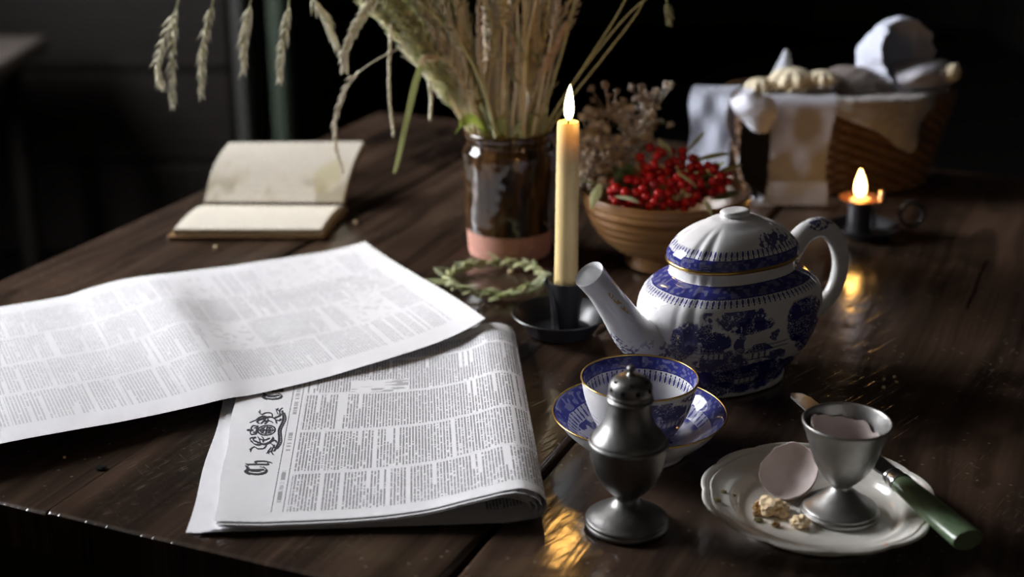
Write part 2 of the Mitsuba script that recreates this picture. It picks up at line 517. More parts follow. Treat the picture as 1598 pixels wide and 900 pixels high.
def pot_color(p, n, uv):
    x, y, z = pot_local(p)
    a = dr.atan2(y * 1.4, x)
    side = dr.select(0.5 * x + 0.87 * y < 0, 1.0, -1.0)                # the print wraps round the front and, turned, the back
    u = side * (0.87 * x - 0.5 * y)
    ink = dr.select(z < 0.079, willow(u, z), 0.0) * smoothstep(-0.0665, -0.058, u)
    ink = dr.maximum(ink, dr.select((z > 0.0865) & (z < 0.0935), 0.97 * band_tone(a * 9, (z - 0.0865) / 0.007), 0.0))
    ink = dr.maximum(ink, dr.select((z > 0.0815) & (z <= 0.0865), drops(a * 92 / (2 * PI), (z - 0.0815) / 0.005) * 0.9, 0.0))
    return mix(WHITE, BLUE, ink)


def lid_color(p, n, uv):
    x, y, z = pot_local(p)
    a = dr.atan2(y * 1.4, x)
    ink = dr.select((z > 0.1040) & (z < 0.1135), 0.97 * band_tone(a * 9, (z - 0.1040) / 0.0095), 0.0)
    ink = dr.maximum(ink, dr.select((z >= 0.1135) & (z < 0.1195), drops(a * 70 / (2 * PI), (z - 0.1135) / 0.0060) * 0.9, 0.0))
    sx, sz = x - 0.016, z - 0.1225
    sp = smoothstep(0.50, 0.62, fbm(x * 480, z * 480, 3.0, 3) + 0.35 * (1 - blob(sx, sz, 0.0, 0.0, 0.018, 0.005))) * dr.select((blob(sx, sz, 0.0, 0.0, 0.018, 0.0055) < 1) & (y < 0), 1.0, 0.0)
    return mix(WHITE, BLUE, dr.maximum(ink, sp * 0.9))


def spout_color(p, n, uv):
    x, y, z = pot_local(p)
    low = smoothstep(0.55, 0.66, fbm(x * 330, y * 330, z * 330, 3)) * smoothstep(0.060, 0.045, z)
    nearedge = dr.select((noise(x * 500, y * 500, z * 500) > 0.55) & (z - 0.045 < (-0.100 - x) * 1.05 + 0.004) & (z < 0.085), 0.8, 0.0)
    c = mix(WHITE, BLUE, dr.maximum(low * 0.8, nearedge))
    gold = smoothstep(1.0, 0.8, blob(x + 0.9 * (z - 0.090), z, -0.1145, 0.090, 0.0024, 0.012)) * dr.select(y < 0, 1.0, 0.0) * smoothstep(0.35, 0.55, noise(x * 700, y * 700, z * 300))
    return mix(c, mi.Color3f(0.50, 0.30, 0.08), gold * 0.9)


def handle_color(p, n, uv):
    x, y, z = pot_local(p)
    ink = smoothstep(0.50, 0.60, fbm(x * 420, y * 420, z * 420, 3)) * smoothstep(1.0, 0.7, blob(x, z, 0.085, 0.117, 0.016, 0.0055))
    return mix(WHITE, BLUE, ink * 0.9)


CX, CY = 0.0905, 0.9535


def ware(p):
    dx, dy = p.x - CX, p.y - CY
    return dr.sqrt(dx * dx + dy * dy), dr.atan2(dy, dx), dx, dy


def cup_in_color(p, n, uv):
    r, a, dx, dy = ware(p)
    z = p.z
    ink = dr.select(z > 0.0485, 0.97 * band_tone(a * 8, (z - 0.0485) / 0.009), 0.0)
    ink = dr.maximum(ink, dr.select((z > 0.0405) & (z <= 0.0480), drops(a * 52 / (2 * PI), 1 - (z - 0.0405) / 0.0075) * 0.92, 0.0))
    return mix(WHITE, BLUE, ink)


def cup_out_color(p, n, uv):
    r, a, dx, dy = ware(p)
    ink = willow((a + 0.55) * 0.040, p.z * 1.35 - 0.004)
    ink = ink * dr.select((p.z < 0.0545) & (p.z > 0.012), 1.0, 0.0)
    return mix(WHITE, BLUE, ink * 0.95)


def saucer_in_color(p, n, uv):
    r, a, dx, dy = ware(p)
    rr = r / 0.955 + 0.0008 * (noise(a * 6, 2.0, 1.0) - 0.5)
    ink = dr.select(rr > 0.0535, 0.97 * band_tone(a * 10, (rr - 0.0535) / 0.010), 0.0)
    ink = dr.maximum(ink, dr.select((rr > 0.0455) & (rr <= 0.0535), dr.maximum(0.62, drops(a * 62 / (2 * PI), 1 - (rr - 0.0455) / 0.008)) * 0.92, 0.0))
    fol = fbm(dx * 150 + 3, dy * 150, 2.0, 4)
    ink = dr.maximum(ink, dr.select(rr <= 0.0455, (0.45 + 0.5 * smoothstep(0.36, 0.50, fol)), 0.0))
    gapz = smoothstep(0.40, 0.62, fbm(dx * 60 + 5.0, dy * 60, 5.0, 3)) * smoothstep(0.004, 0.02, dx) * dr.select(rr < 0.0535, 1.0, 0.0)
    return mix(WHITE, BLUE, ink * (1 - 0.8 * gapz))


def glazed(c, rough=0.07):
    return princ(c, rough, 0.55)


mat('pot_print', glazed(pot_color))
mat('lid_print', glazed(lid_color))
mat('spout_print', glazed(spout_color))
mat('handle_print', glazed(handle_color))
mat('cup_inside', glazed(cup_in_color))
mat('cup_outside', glazed(cup_out_color))
mat('saucer_inside', glazed(saucer_in_color))
mat('white_glaze', glazed(WHITE))
mat('cream_glaze', princ(lambda p, n, uv: mix((0.68, 0.655, 0.60), (0.73, 0.71, 0.66), fbm(p.x * 90, p.y * 90, p.z * 90, 3)), 0.16, 0.5))
mat('egg_shell', princ(lambda p, n, uv: mix((0.50, 0.425, 0.40), (0.58, 0.505, 0.48), fbm(p.x * 160, p.y * 160, p.z * 160, 3)), 0.5, 0.35))
mat('egg_lining', princ((0.80, 0.76, 0.74), 0.45, 0.4))
mat('crumb_pale', princ(lambda p, n, uv: mix((0.62, 0.42, 0.21), (0.92, 0.79, 0.56), noise(p.x * 900, p.y * 900, p.z * 900)), 0.85, 0.2))
mat('crumb_dark', princ(lambda p, n, uv: mix((0.10, 0.05, 0.02), (0.42, 0.26, 0.10), noise(p.x * 700, p.y * 700, p.z * 700)), 0.85, 0.2))
mat('crumb_green', princ((0.17, 0.14, 0.06), 0.8, 0.2))


def bowl_color(p, n, uv):
    ring = noise(p.z * 190.0 + 0.6 * fbm(p.x * 12, p.y * 12, 1.0), 3.0, 1.0)
    g = fbm(p.x * 26, p.y * 26, p.z * 120, 3)
    return mix((0.20, 0.092, 0.034), (0.47, 0.265, 0.11), dr.clip(ring * 0.65 + (g - 0.3) * 0.7, 0, 1))


mat('turned_wood', princ(bowl_color, 0.30, 0.5))
mat('berry_red', princ((0.52, 0.010, 0.014), 0.14, 0.55))
mat('berry_deep', princ((0.30, 0.006, 0.010), 0.16, 0.55))


def leafy(c, tr=0.5):
    return {'type': 'principledthin', 'base_color': {'type': 'rgb', 'value': list(c)}, 'roughness': 0.55, 'diff_trans': tr, 'spec_trans': 0.0, 'eta': 1.35}


mat('leaf_pale', leafy((0.46, 0.50, 0.27), 0.5))
mat('leaf_olive', leafy((0.33, 0.37, 0.15), 0.6))
mat('leaf_sage', leafy((0.40, 0.43, 0.27), 0.4))
mat('leaf_dark', leafy((0.075, 0.09, 0.035), 0.5))
mat('leaf_fresh', leafy((0.30, 0.38, 0.07), 0.7))
mat('straw', princ((0.72, 0.61, 0.38), 0.6, 0.3))
mat('straw_grey', princ((0.64, 0.58, 0.45), 0.65, 0.3))
mat('straw_green', princ((0.50, 0.50, 0.27), 0.6, 0.3))
mat('straw_red', princ((0.60, 0.48, 0.36), 0.65, 0.3))
mat('straw_brown', princ((0.50, 0.46, 0.38), 0.65, 0.3))
mat('ear_pale', princ((0.70, 0.66, 0.51), 0.6, 0.3))
mat('dried_flower', princ((0.62, 0.56, 0.48), 0.8, 0.2))
mat('dried_flower_dark', princ((0.30, 0.24, 0.20), 0.8, 0.2))
mat('linen_grey', princ(lambda p, n, uv: mix((0.36, 0.355, 0.40), (0.44, 0.435, 0.48), noise(p.x * 1500, p.y * 900, p.z * 1500)), 0.85, 0.2))
mat('linen_blue', princ((0.50, 0.53, 0.62), 0.8, 0.25))
mat('linen_taupe', princ((0.17, 0.145, 0.135), 0.85, 0.2))
mat('lace', princ(lambda p, n, uv: mix((0.20, 0.185, 0.18), (0.44, 0.415, 0.41), noise(p.x * 420, p.y * 420, p.z * 420)), 0.85, 0.2))
mat('white_silk', princ((0.66, 0.67, 0.76), 0.45, 0.4))
mat('black_silk', princ((0.008, 0.008, 0.009), 0.7, 0.12))
mat('cream_cotton', princ((0.66, 0.58, 0.42), 0.8, 0.25))
mat('wicker', princ(lambda p, n, uv: mix((0.085, 0.042, 0.019), (0.17, 0.088, 0.040), fbm(p.x * 70, p.y * 70, p.z * 120, 3)), 0.45, 0.4))
mat('flame_core', {'type': 'diffuse', 'reflectance': {'type': 'rgb', 'value': [0, 0, 0]}})

# ------------------------------------------------------------------ the room
FZ, CZ = -0.75, 1.85
struct('floor', box(-1.95, 2.3, -1.35, 7.0, FZ - 0.05, FZ), 'floor_wood')
struct('ceiling', box(-1.95, 2.3, -1.35, 7.0, CZ, CZ + 0.05), 'ceiling_timber')
struct('wall_right', box(2.20, 2.30, -1.35, 7.0, FZ, CZ), 'wall_dark')
struct('wall_front', box(-1.95, 2.3, -1.40, -1.30, FZ, CZ), 'plaster')
wl = cat_([box(WALL_X - 0.14, WALL_X, -1.35, WIN_Y0, FZ, CZ), box(WALL_X - 0.14, WALL_X, WIN_Y1, 3.8, FZ, CZ),
           box(WALL_X - 0.14, WALL_X, WIN_Y0, WIN_Y1, FZ, WIN_Z0), box(WALL_X - 0.14, WALL_X, WIN_Y0, WIN_Y1, WIN_Z1, CZ)])
struct('wall_left', wl, 'wall_dark')
wb = struct('wall_back', cat_([box(-1.94, -0.63, 3.60, 3.72, FZ, CZ), box(-0.75, -0.63, 3.72, 7.0, FZ, CZ), box(-0.75, 2.3, 6.95, 7.05, FZ, CZ)]), 'wall_dark')
# boarded wainscot on the left of the back wall
for i in range(5):
    z0 = FZ + 0.02 + i * 0.235
    obj('board', box(-1.79, -0.69, 3.575, 3.60, z0, z0 + 0.226, 0.006), 'panel_wood', wb)
struct('trim_1', box(-0.672, -0.645, 3.53, 3.60, FZ, CZ, 0.006), 'grey_paint')
struct('trim_2', box(-0.577, -0.535, 3.48, 3.60, FZ, CZ, 0.012), 'green_paint')

# the window in the left wall, out of the picture: panes that carry the overcast daylight, glazing bars, sill
wn = thing('window_1', '', '')
labels[wn] = {'kind': 'structure'}
m = M([[WALL_X - 0.10, WIN_Y0, WIN_Z0], [WALL_X - 0.10, WIN_Y1, WIN_Z0], [WALL_X - 0.10, WIN_Y1, WIN_Z1], [WALL_X - 0.10, WIN_Y0, WIN_Z1]], [[0, 1, 2, 3]])
obj('pane', m, 'flame_core', wn, emitter={'type': 'area', 'radiance': {'type': 'rgb', 'value': [SKY * 0.985, SKY * 0.99, SKY * 1.02]}})
ym, zs = (WIN_Y0 + WIN_Y1) / 2, np.linspace(WIN_Z0, WIN_Z1, 4)
obj('glazing_bar', box(WALL_X - 0.085, WALL_X - 0.05, ym - 0.022, ym + 0.022, WIN_Z0, WIN_Z1), 'frame_paint', wn)
for z in zs[1:-1]:
    obj('glazing_bar', box(WALL_X - 0.085, WALL_X - 0.05, WIN_Y0, WIN_Y1, z - 0.012, z + 0.012), 'frame_paint', wn)
obj('sill', box(WALL_X - 0.10, WALL_X + 0.06, WIN_Y0 - 0.04, WIN_Y1 + 0.04, WIN_Z0 - 0.03, WIN_Z0, 0.004), 'frame_paint', wn)

bn = thing('bench', 'dim wooden bench end by the dark wall at the far left', 'bench')
obj('seat', box(-1.75, -1.075, 3.02, 3.40, -0.182, -0.147, 0.006), 'bench_wood', bn)
for x in (-1.70, -1.17):
    for y in (3.04, 3.34):
        obj('leg', box(x, x + 0.035, y, y + 0.035, FZ, -0.182), 'panel_wood', bn)

# ------------------------------------------------------------------ the table
tb = thing('table', 'dark worn oak plank table carrying the whole still life', 'table')
A0, A1, TH = 0.672, 1.775, 0.034
RZ = -23.3                                   # local y runs along the boards


def boardbox(ac0, ac1, al0, al1, z0, z1, seed, w0, w1):
    """a plank with worn, slightly wavy long edges and front end"""
    r = random.Random(seed)
    n, mm = 70, 9
    al = np.linspace(0, 1, n)
    ac = np.array([0, 0.004, 0.012, 0.25, 0.5, 0.75, 0.988, 0.996, 1.0])
    w = ac1 - ac0
    fr = al0 + r.uniform(-0.002, 0.002)
    X = ac0 + ac[None, :] * w + np.zeros((n, 1))
    Y = fr + (al1 - fr) * al[:, None] + np.zeros((1, mm))
    Y[0] += 0.0015 * (meshkit.noise(np.stack([X[0] * 90, X[0] * 0 + seed, X[0] * 0], -1)) - 0.5)
    k = meshkit.fbm(np.stack([Y * 14, X * 0 + seed * 3.1, X * 0], -1), 3)
    edge = np.where(ac < 0.5, 1, -1) * np.where(np.abs(ac - 0.5) > 0.48, 1, 0)
    X = X + edge[None, :] * 0.0014 * k * np.where(ac < 0.5, w0, w1)[None, :]
    drop = np.array([0.0045 * w0, 0.0016 * w0, 0.0, 0, 0, 0, 0.0, 0.0016 * w1, 0.0045 * w1])
    Z = z1 + r.uniform(-0.0012, 0.0) - drop[None, :] * (0.7 + 0.6 * k) - 0.0008 * meshkit.fbm(np.stack([Y * 5, X * 9, X * 0 + seed], -1), 2)
    end = np.zeros(n)
    end[0], end[1] = 0.0022, 0.0
    Y[1] = Y[0] + 0.003
    Z = Z - end[:, None]
    P = np.stack([X, Y, Z], -1)
    low = P.copy()
    low[..., 2] = z0
    m = [grid(P)]
    for line, lo in ((P[0], low[0]), (P[-1], low[-1]), (P[:, 0], low[:, 0]), (P[:, -1], low[:, -1])):
        m.append(grid(np.stack([line, lo])))
    m.append(grid(np.stack([np.stack([low[0, 0], low[0, -1]]), np.stack([low[-1, 0], low[-1, -1]])])))
    return move(cat_(m), rz=RZ)


gaps = [0, 0.0012, 0.0002, 0.0021, 0.0003, 0]
worn = [1.0, 0.7, 0.12, 1.0, 0.2, 1.0]
for i in range(5):
    obj('plank', boardbox(SEAMS[i] + gaps[i], SEAMS[i + 1] - gaps[i + 1], A0, A1, -TH, 0.0, 3 + i, worn[i], worn[i + 1]), 'dark_oak', tb, smooth=40)
obj('apron', move(box(-0.93, 0.33, 0.715, 0.74, -0.14, -TH), rz=RZ), 'dark_edge_oak', tb)
obj('apron', move(box(-0.93, 0.33, 1.70, 1.725, -0.14, -TH), rz=RZ), 'dark_edge_oak', tb)
for ac in (-0.93, 0.25):
    for al in (0.70, 1.66):
        obj('leg', move(box(ac, ac + 0.075, al, al + 0.075, FZ, -TH, 0.004), rz=RZ), 'dark_edge_oak', tb)

obj('gouge', lump((-0.2878, 0.9260, 0.0002), (0.0042, 0.0030, 0.0006), 2, 2, 0.4), 'dark_hole', tb, label='small dark gouge in the board')

# ------------------------------------------------------------------ newspapers
np_ = thing('newspaper', 'folded old newspaper with masthead and crest, at the front edge of the table', 'newspaper')
NO, NT, NL = np.array([-0.2087, 0.8323]), np.array([0.998, 0.065]), np.array([-0.065, 0.998])
LEN = 0.312
zf = PchipInterpolator([-0.01, 0.018, 0.053, 0.107, 0.15, 0.185, 0.205], [0.0098, 0.0088, 0.0070, 0.0078, 0.0118, 0.0195, 0.0243])
zb = PchipInterpolator([-0.01, 0.018, 0.053, 0.107, 0.15, 0.185, 0.205], [0.0062, 0.0058, 0.0052, 0.0046, 0.0050, 0.0092, 0.0172])
paper_noise = lambda l, t: 0.0007 * (meshkit.fbm(np.stack([np.asarray(l) * 22, np.asarray(t) * 22, np.asarray(t) * 0], -1), 3) - 0.5)


def top_z(t, l):
    k = np.clip(l / LEN, 0, 1)
    return (1 - k) * zf(t) + k * zb(t) + paper_noise(l, t)


def fold_point(t, l, z):
    return np.stack([NO[0] + NT[0] * t + NL[0] * l, NO[1] + NT[1] * t + NL[1] * l, z], -1)


def folded_sheet(inset, dz, left_top, l0, l1):
    rows = []
    uvs = []
    for l in np.linspace(l0, l1, 60):
        tl = left_top - 0.040 * (l - 0.02) + 0.0006 * math.sin(l * 70)
        t = np.linspace(tl, 0.205 - inset, 70)
        z = top_z(t, np.full_like(t, l)) - dz
        z1 = z[-1]
        c = np.array([[0.205 - inset, z1], [0.2165 - inset, z1 * 1.025 + 0.0003], [0.2275 - inset, z1 * 0.83], [0.2318 - inset, z1 * 0.48], [0.2265 - inset, 0.0042 + dz], [0.212 - inset, 0.0012 + dz]])
        c = dense(c, 34)
        b = np.stack([np.linspace(0.212 - inset, inset * 1.5 + 0.0008 * math.sin(l * 50), 30), np.full(30, 0.0010 + dz)], 1)
        s = np.vstack([np.stack([t, z], 1), c[1:], b[1:]])
        rows.append(fold_point(s[:, 0], np.full(len(s), l), s[:, 1]))
        arc = np.r_[0, np.cumsum(np.hypot(*np.diff(s, axis=0).T))] + tl
        uvs.append(np.stack([np.full(len(s), l), arc], 1))
    return grid(np.array(rows)), np.vstack(uvs)


m, uv = folded_sheet(0.0, 0.0, 0.0175, 0.0, LEN)
obj('outer_sheet', m, 'folded_print', np_, smooth=True, uv=uv)
for ins, dz, tl, a, b in ((0.0032, 0.0010, 0.0190, -0.0025, LEN - 0.002), (0.0062, 0.0020, 0.0195, -0.0032, LEN - 0.004), (0.0098, 0.0029, 0.0200, -0.0022, LEN - 0.003)):
    m, uv = folded_sheet(ins, dz, tl, a, b)
    obj('inner_sheet', m, 'folded_print', np_, smooth=True, uv=uv)


def nib(pts, w=1.0, ang=40, n=24):
    """a broad-nib pen stroke through pts"""
    p = dense(pts, n) if len(pts) > 2 else np.asarray(pts, float)
    d = np.array([math.cos(math.radians(ang)), math.sin(math.radians(ang))]) * w / 2
    polys = []
    for a, b in zip(p[:-1], p[1:]):
        polys.append(sg.MultiPoint([a - d, a + d, b - d, b + d]).convex_hull.buffer(0.03 * w + 0.02))
    return so.unary_union(polys)


def print_mesh(shape, s0, t_base, k, wide=1.0):
    """a printed shape laid on the paper: shape x runs along the masthead's line, shape y up the letters (towards smaller t)"""
    ms = []
    for g in getattr(shape, 'geoms', [shape]):
        if g.area < 1e-4:
            continue
        e = trimesh.creation.extrude_polygon(g.simplify(0.01), 1.0, engine='earcut')
        v = np.array(e.vertices)
        l, t = s0 + v[:, 0] * k * wide, t_base - v[:, 1] * k
        z = top_z(t, l) + 0.00008 + 0.00014 * v[:, 2]
        ms.append(M(fold_point(t, l, z), e.faces))
    return cat_(ms)


# blackletter T and h, one unit = the capital's height
bl_T = so.unary_union([nib([(0.02, 0.80), (0.25, 0.95), (0.55, 0.86), (0.85, 0.98)], 0.17, 50), nib([(0.20, 0.86), (0.06, 0.60), (0.05, 0.32), (0.20, 0.08), (0.48, 0.02), (0.72, 0.16)], 0.17, 25),
                       nib([(0.50, 0.88), (0.44, 0.5), (0.52, 0.16)], 0.15, 20), nib([(0.32, 0.72), (0.30, 0.30)], 0.05, 60), nib([(0.72, 0.16), (0.80, 0.34)], 0.06, 50)])
bl_h = so.unary_union([nib([(0.08, 0.98), (0.12, 0.5), (0.10, 0.06), (0.20, 0.0)], 0.14, 30), nib([(0.0, 0.96), (0.14, 1.04)], 0.10, 45),
                       nib([(0.14, 0.50), (0.32, 0.64), (0.44, 0.52), (0.44, 0.18), (0.30, -0.12)], 0.14, 35)])
bl_i = so.unary_union([nib([(0.04, 0.58), (0.12, 0.5), (0.12, 0.1), (0.22, 0.02)], 0.14, 35), nib([(0.08, 0.82), (0.16, 0.90)], 0.10, 45)])
bl_m = so.unary_union([nib([(x, 0.58), (x + 0.09, 0.5), (x + 0.09, 0.1), (x + 0.18, 0.02)], 0.14, 35) for x in (0.0, 0.28, 0.56)])
bl_e = so.unary_union([nib([(0.30, 0.5), (0.12, 0.56), (0.05, 0.3), (0.16, 0.04), (0.36, 0.12)], 0.13, 35), nib([(0.30, 0.52), (0.10, 0.32)], 0.08, 60)])
bl_s = nib([(0.32, 0.52), (0.12, 0.56), (0.10, 0.36), (0.32, 0.26), (0.28, 0.04), (0.04, 0.04)], 0.12, 35)
for sh, s0, k in ((bl_T, 0.0660, 0.0150), (bl_h, 0.0800, 0.0145), (bl_T, 0.1925, 0.0150), (bl_i, 0.2065, 0.0145), (bl_m, 0.2105, 0.0145), (bl_e, 0.2240, 0.0145), (bl_s, 0.2300, 0.0145)):
    obj('masthead_letter', print_mesh(sh, s0, 0.0455, k), 'ink_black', np_)

# the crest: crowned shield in a garter between two beasts over a ribbon; x -2.6..2.6, y 0..1.9
cr = []
th = np.linspace(0, 2 * PI, 30)
oval = sg.Polygon(np.stack([0.46 * np.cos(th), 0.80 + 0.56 * np.sin(th)], 1))
cr.append(oval.difference(oval.buffer(-0.09)))
cr.append(oval.buffer(-0.15).difference(oval.buffer(-0.20)))
cr += [nib([(-0.32, 0.8), (0.32, 0.8)], 0.06, 90), nib([(0, 0.35), (0, 1.25)], 0.06, 0)]
for x, y in ((-0.16, 0.98), (0.16, 0.98), (-0.16, 0.6), (0.16, 0.6)):
    cr += [nib([(x - 0.09, y - 0.05), (x, y + 0.06), (x + 0.09, y - 0.04)], 0.06, 40), nib([(x - 0.08, y + 0.08), (x + 0.05, y + 0.12)], 0.04, 20)]
cr += [nib([(-0.36, 1.40), (0, 1.36), (0.36, 1.40)], 0.11, 80), nib([(-0.34, 1.44), (-0.36, 1.66), (-0.1, 1.74), (0, 1.60)], 0.07, 40), nib([(0.34, 1.44), (0.36, 1.66), (0.1, 1.74), (0, 1.60)], 0.07, 40),
       nib([(0, 1.70), (0, 1.95)], 0.07, 0), nib([(-0.08, 1.86), (0.08, 1.86)], 0.06, 90), nib([(-0.2, 1.44), (-0.18, 1.56)], 0.06, 0), nib([(0.2, 1.44), (0.18, 1.56)], 0.06, 0)]
for s in (-1, 1):
    b = [nib([(s * 0.62, 0.30), (s * 0.95, 0.42), (s * 1.15, 0.75), (s * 1.0, 1.12), (s * 0.86, 1.42)], 0.13, 40), nib([(s * 0.66, 0.52), (s * 0.82, 0.80), (s * 0.72, 1.1)], 0.07, 40),
         nib([(s * 0.86, 1.42), (s * 0.66, 1.48), (s * 0.60, 1.34)], 0.11, 40), nib([(s * 0.9, 1.52), (s * 1.08, 1.40), (s * 1.22, 1.16), (s * 1.16, 0.96)], 0.10, 45),
         nib([(s * 1.0, 1.18), (s * 1.2, 1.10), (s * 1.14, 1.26)], 0.05, 30), nib([(s * 0.98, 1.02), (s * 0.72, 1.12), (s * 0.56, 1.22)], 0.08, 40), nib([(s * 0.96, 0.86), (s * 0.72, 0.86), (s * 0.54, 0.98)], 0.08, 40),
         nib([(s * 1.02, 0.50), (s * 1.22, 0.22), (s * 1.42, 0.14)], 0.12, 50), nib([(s * 0.9, 0.42), (s * 0.82, 0.16), (s * 0.98, 0.08)], 0.11, 50),
         nib([(s * 1.1, 0.62), (s * 1.45, 0.70), (s * 1.52, 1.05), (s * 1.36, 1.30), (s * 1.58, 1.52)], 0.07, 40), nib([(s * 1.50, 1.44), (s * 1.72, 1.46)], 0.09, 30),
         nib([(s * 1.2, 0.16), (s * 1.7, 0.26), (s * 1.96, 0.12)], 0.06, 60), nib([(s * 1.4, 0.32), (s * 1.75, 0.46), (s * 1.9, 0.36)], 0.05, 50), nib([(s * 1.62, 0.2), (s * 1.86, 0.52)], 0.05, 30)]
    cr += b
cr += [nib([(0.86, 1.56), (0.64, 1.90)], 0.05, 20), nib([(-0.94, 1.56), (-0.72, 1.66), (-0.6, 1.54)], 0.06, 30)]
cr += [nib([(-1.7, 0.10), (-0.9, -0.06), (0, 0.08), (0.9, -0.06), (1.7, 0.10)], 0.09, 80), nib([(-1.5, -0.06), (-0.9, -0.22), (0, -0.06), (0.9, -0.22), (1.5, -0.06)], 0.05, 80)]
cr += [nib([(x, -0.10 + 0.05 * math.cos(x * 3.4)), (x + 0.05, 0.04 + 0.05 * math.cos(x * 3.4))], 0.04, 20) for x in np.arange(-1.3, 1.35, 0.16)]
obj('crest', print_mesh(so.unary_union(cr), 0.1370, 0.0490, 0.0255 / 2.1, 1.68), 'ink_black', np_, label='black printed heraldic crest')

bs = thing('newspaper', 'large spread newspaper sheet with small print lying across the left of the table', 'newspaper')
BA, BB = np.array([-0.1473, 1.4055]), np.array([-0.0224, 1.1464])
BE = np.array([-0.8346, -0.5508])
far_z = PchipInterpolator([0, 0.05, 0.118, 0.183, 0.2355, 0.2535, 0.2805, 0.304, 0.333, 0.36, 0.5, 0.7], [0.005, 0.0068, 0.0096, 0.013, 0.0169, 0.0173, 0.0153, 0.0121, 0.0125, 0.0135, 0.010, 0.006])
near_z = PchipInterpolator([0, 0.0246, 0.0723, 0.1194, 0.1645, 0.2076, 0.2335, 0.2591, 0.3083, 0.3551, 0.40, 0.5, 0.7], [0.026, 0.0190, 0.0125, 0.0098, 0.0082, 0.0085, 0.0105, 0.0110, 0.0122, 0.0157, 0.018, 0.014, 0.006])


def broad_sheet(dz, a0, a1, b0, b1):
    rows, uvs = [], []
    L = 0.62
    for a in np.linspace(a0, a1, 130):
        b = np.linspace(b0, b1, 60)
        p = (1 - b)[:, None] * (BA + BE * a) + b[:, None] * (BB + BE * a)
        k = b * b * (3 - 2 * b)
        zz = (1 - k) * far_z(a) + k * near_z(a)
        ridge = 0.0075 * math.exp(-((a - 0.225) / 0.028) ** 2) * np.sin(PI * b) ** 0.8 - 0.0015 * np.sin(PI * b) * math.exp(-((a - 0.09) / 0.06) ** 2)
        edge_drop = 0.004 * np.clip((0.06 - a) / 0.06, 0, 1) ** 2 * (1 - k)
        zz = zz + ridge + edge_drop + paper_noise(np.full_like(b, a), b * 0.28) * 1.6 - dz
        rows.append(np.stack([p[:, 0], p[:, 1], np.maximum(zz, 0.0016 - dz * 0.3)], -1))
        uvs.append(np.stack([b * 0.275, np.full_like(b, a)], 1))
    return grid(np.array(rows)), np.vstack(uvs)


m, uv = broad_sheet(0.0, 0.0, 0.62, 0.0, 1.0)
obj('upper_sheet', m, 'broad_print', bs, smooth=True, uv=uv)
m, uv = broad_sheet(0.0009, 0.003, 0.615, 0.004, 0.994)
obj('lower_sheet', m, 'broad_print', bs, smooth=True, uv=uv)

# ------------------------------------------------------------------ open notebook
bk = thing('notebook', 'small old open notebook with foxed cream pages standing half upright behind the newspapers', 'book')
FL, FR, BL, BR = (-0.3465, 1.4400), (-0.1960, 1.4400), (-0.3345, 1.5385), (-0.1840, 1.5360)


def bilerp(u, v):
    return (1 - v) * ((1 - u) * np.array(FL) + u * np.array(FR)) + v * ((1 - u) * np.array(BL) + u * np.array(BR))


def page_top(u, v):
    return 0.0105 + 0.0025 * math.sin(PI * min(v * 1.15, 1)) - 0.004 * max(0, v - 0.8) / 0.2


P = np.array([[[*bilerp(u, v), page_top(u, v)] for u in np.linspace(0, 1, 16)] for v in np.linspace(0, 1, 24)])
uv = np.array([[u * 0.15, 0.05 + v * 0.10] for v in np.linspace(0, 1, 24) for u in np.linspace(0, 1, 16)])
obj('lower_page', grid(P), 'old_page', bk, smooth=True, uv=uv)
low = P.copy()
low[..., 2] = 0.004
obj('page_block', cat_([grid(np.stack([P[0] - [0, 0, .0004], low[0]])), grid(np.stack([P[:, 0] - [0, 0, .0004], low[:, 0]])), grid(np.stack([P[:, -1] - [0, 0, .0004], low[:, -1]])), grid(np.stack([P[-1] - [0, 0, .0004], low[-1]]))]), 'page_edge', bk)
cov = [np.array([*bilerp(u, v)]) for u, v in ((-0.03, -0.02), (1.01, -0.015), (1.02, 1.0), (-0.03, 1.0))]
cm = trimesh.creation.extrude_polygon(sg.Polygon(cov).buffer(0.002), 0.0028, engine='earcut')
cm.apply_translation((0, 0, 0.0008))
obj('cover', cm, 'book_leather', bk)
# the standing half: spine line to the top edge, leaning back, its block a few millimetres thick
def stand(u, v, off):
    s = np.array([*(np.array(BL) * (1 - u) + np.array(BR) * u), 0.0105])
    top = np.array([-0.3170 + 0.1500 * u, 1.608 + 0.002 * u, 0.0590 + 0.0005 * u])
    bend = math.sin(PI * v) * (0.005 + 0.004 * (1 - u))
    p = s * (1 - v) + top * v
    return p + np.array([-0.35 * bend, -0.15 * bend, 0.75 * bend]) + np.array([0, 0.5, -0.86]) * off


us, vs = np.linspace(0, 1, 18), np.linspace(0, 1, 24)
F = np.array([[stand(u, v, 0) for u in us] for v in vs])
B = np.array([[stand(u, v, 0.0065) for u in us] for v in vs])
uv = np.array([[u * 0.15, v * 0.066] for v in vs for u in us])
obj('standing_page', grid(F), 'old_page', bk, smooth=True, uv=uv)
obj('page_block', cat_([grid(np.stack([F[-1], B[-1]])), grid(np.stack([F[:, 0], B[:, 0]])), grid(np.stack([F[:, -1], B[:, -1]]))]), 'page_edge', bk)
C0 = np.array([[stand(u, v, 0.0066) for u in np.linspace(-0.012, 1.012, 12)] for v in np.linspace(0.0, 1.02, 14)])
C1 = np.array([[stand(u, v, 0.0086) for u in np.linspace(-0.012, 1.012, 12)] for v in np.linspace(0.0, 1.02, 14)])
obj('cover', cat_([grid(C0), grid(C1), grid(np.stack([C0[-1], C1[-1]])), grid(np.stack([C0[:, 0], C1[:, 0]])), grid(np.stack([C0[:, -1], C1[:, -1]]))]), 'book_leather', bk, smooth=30)

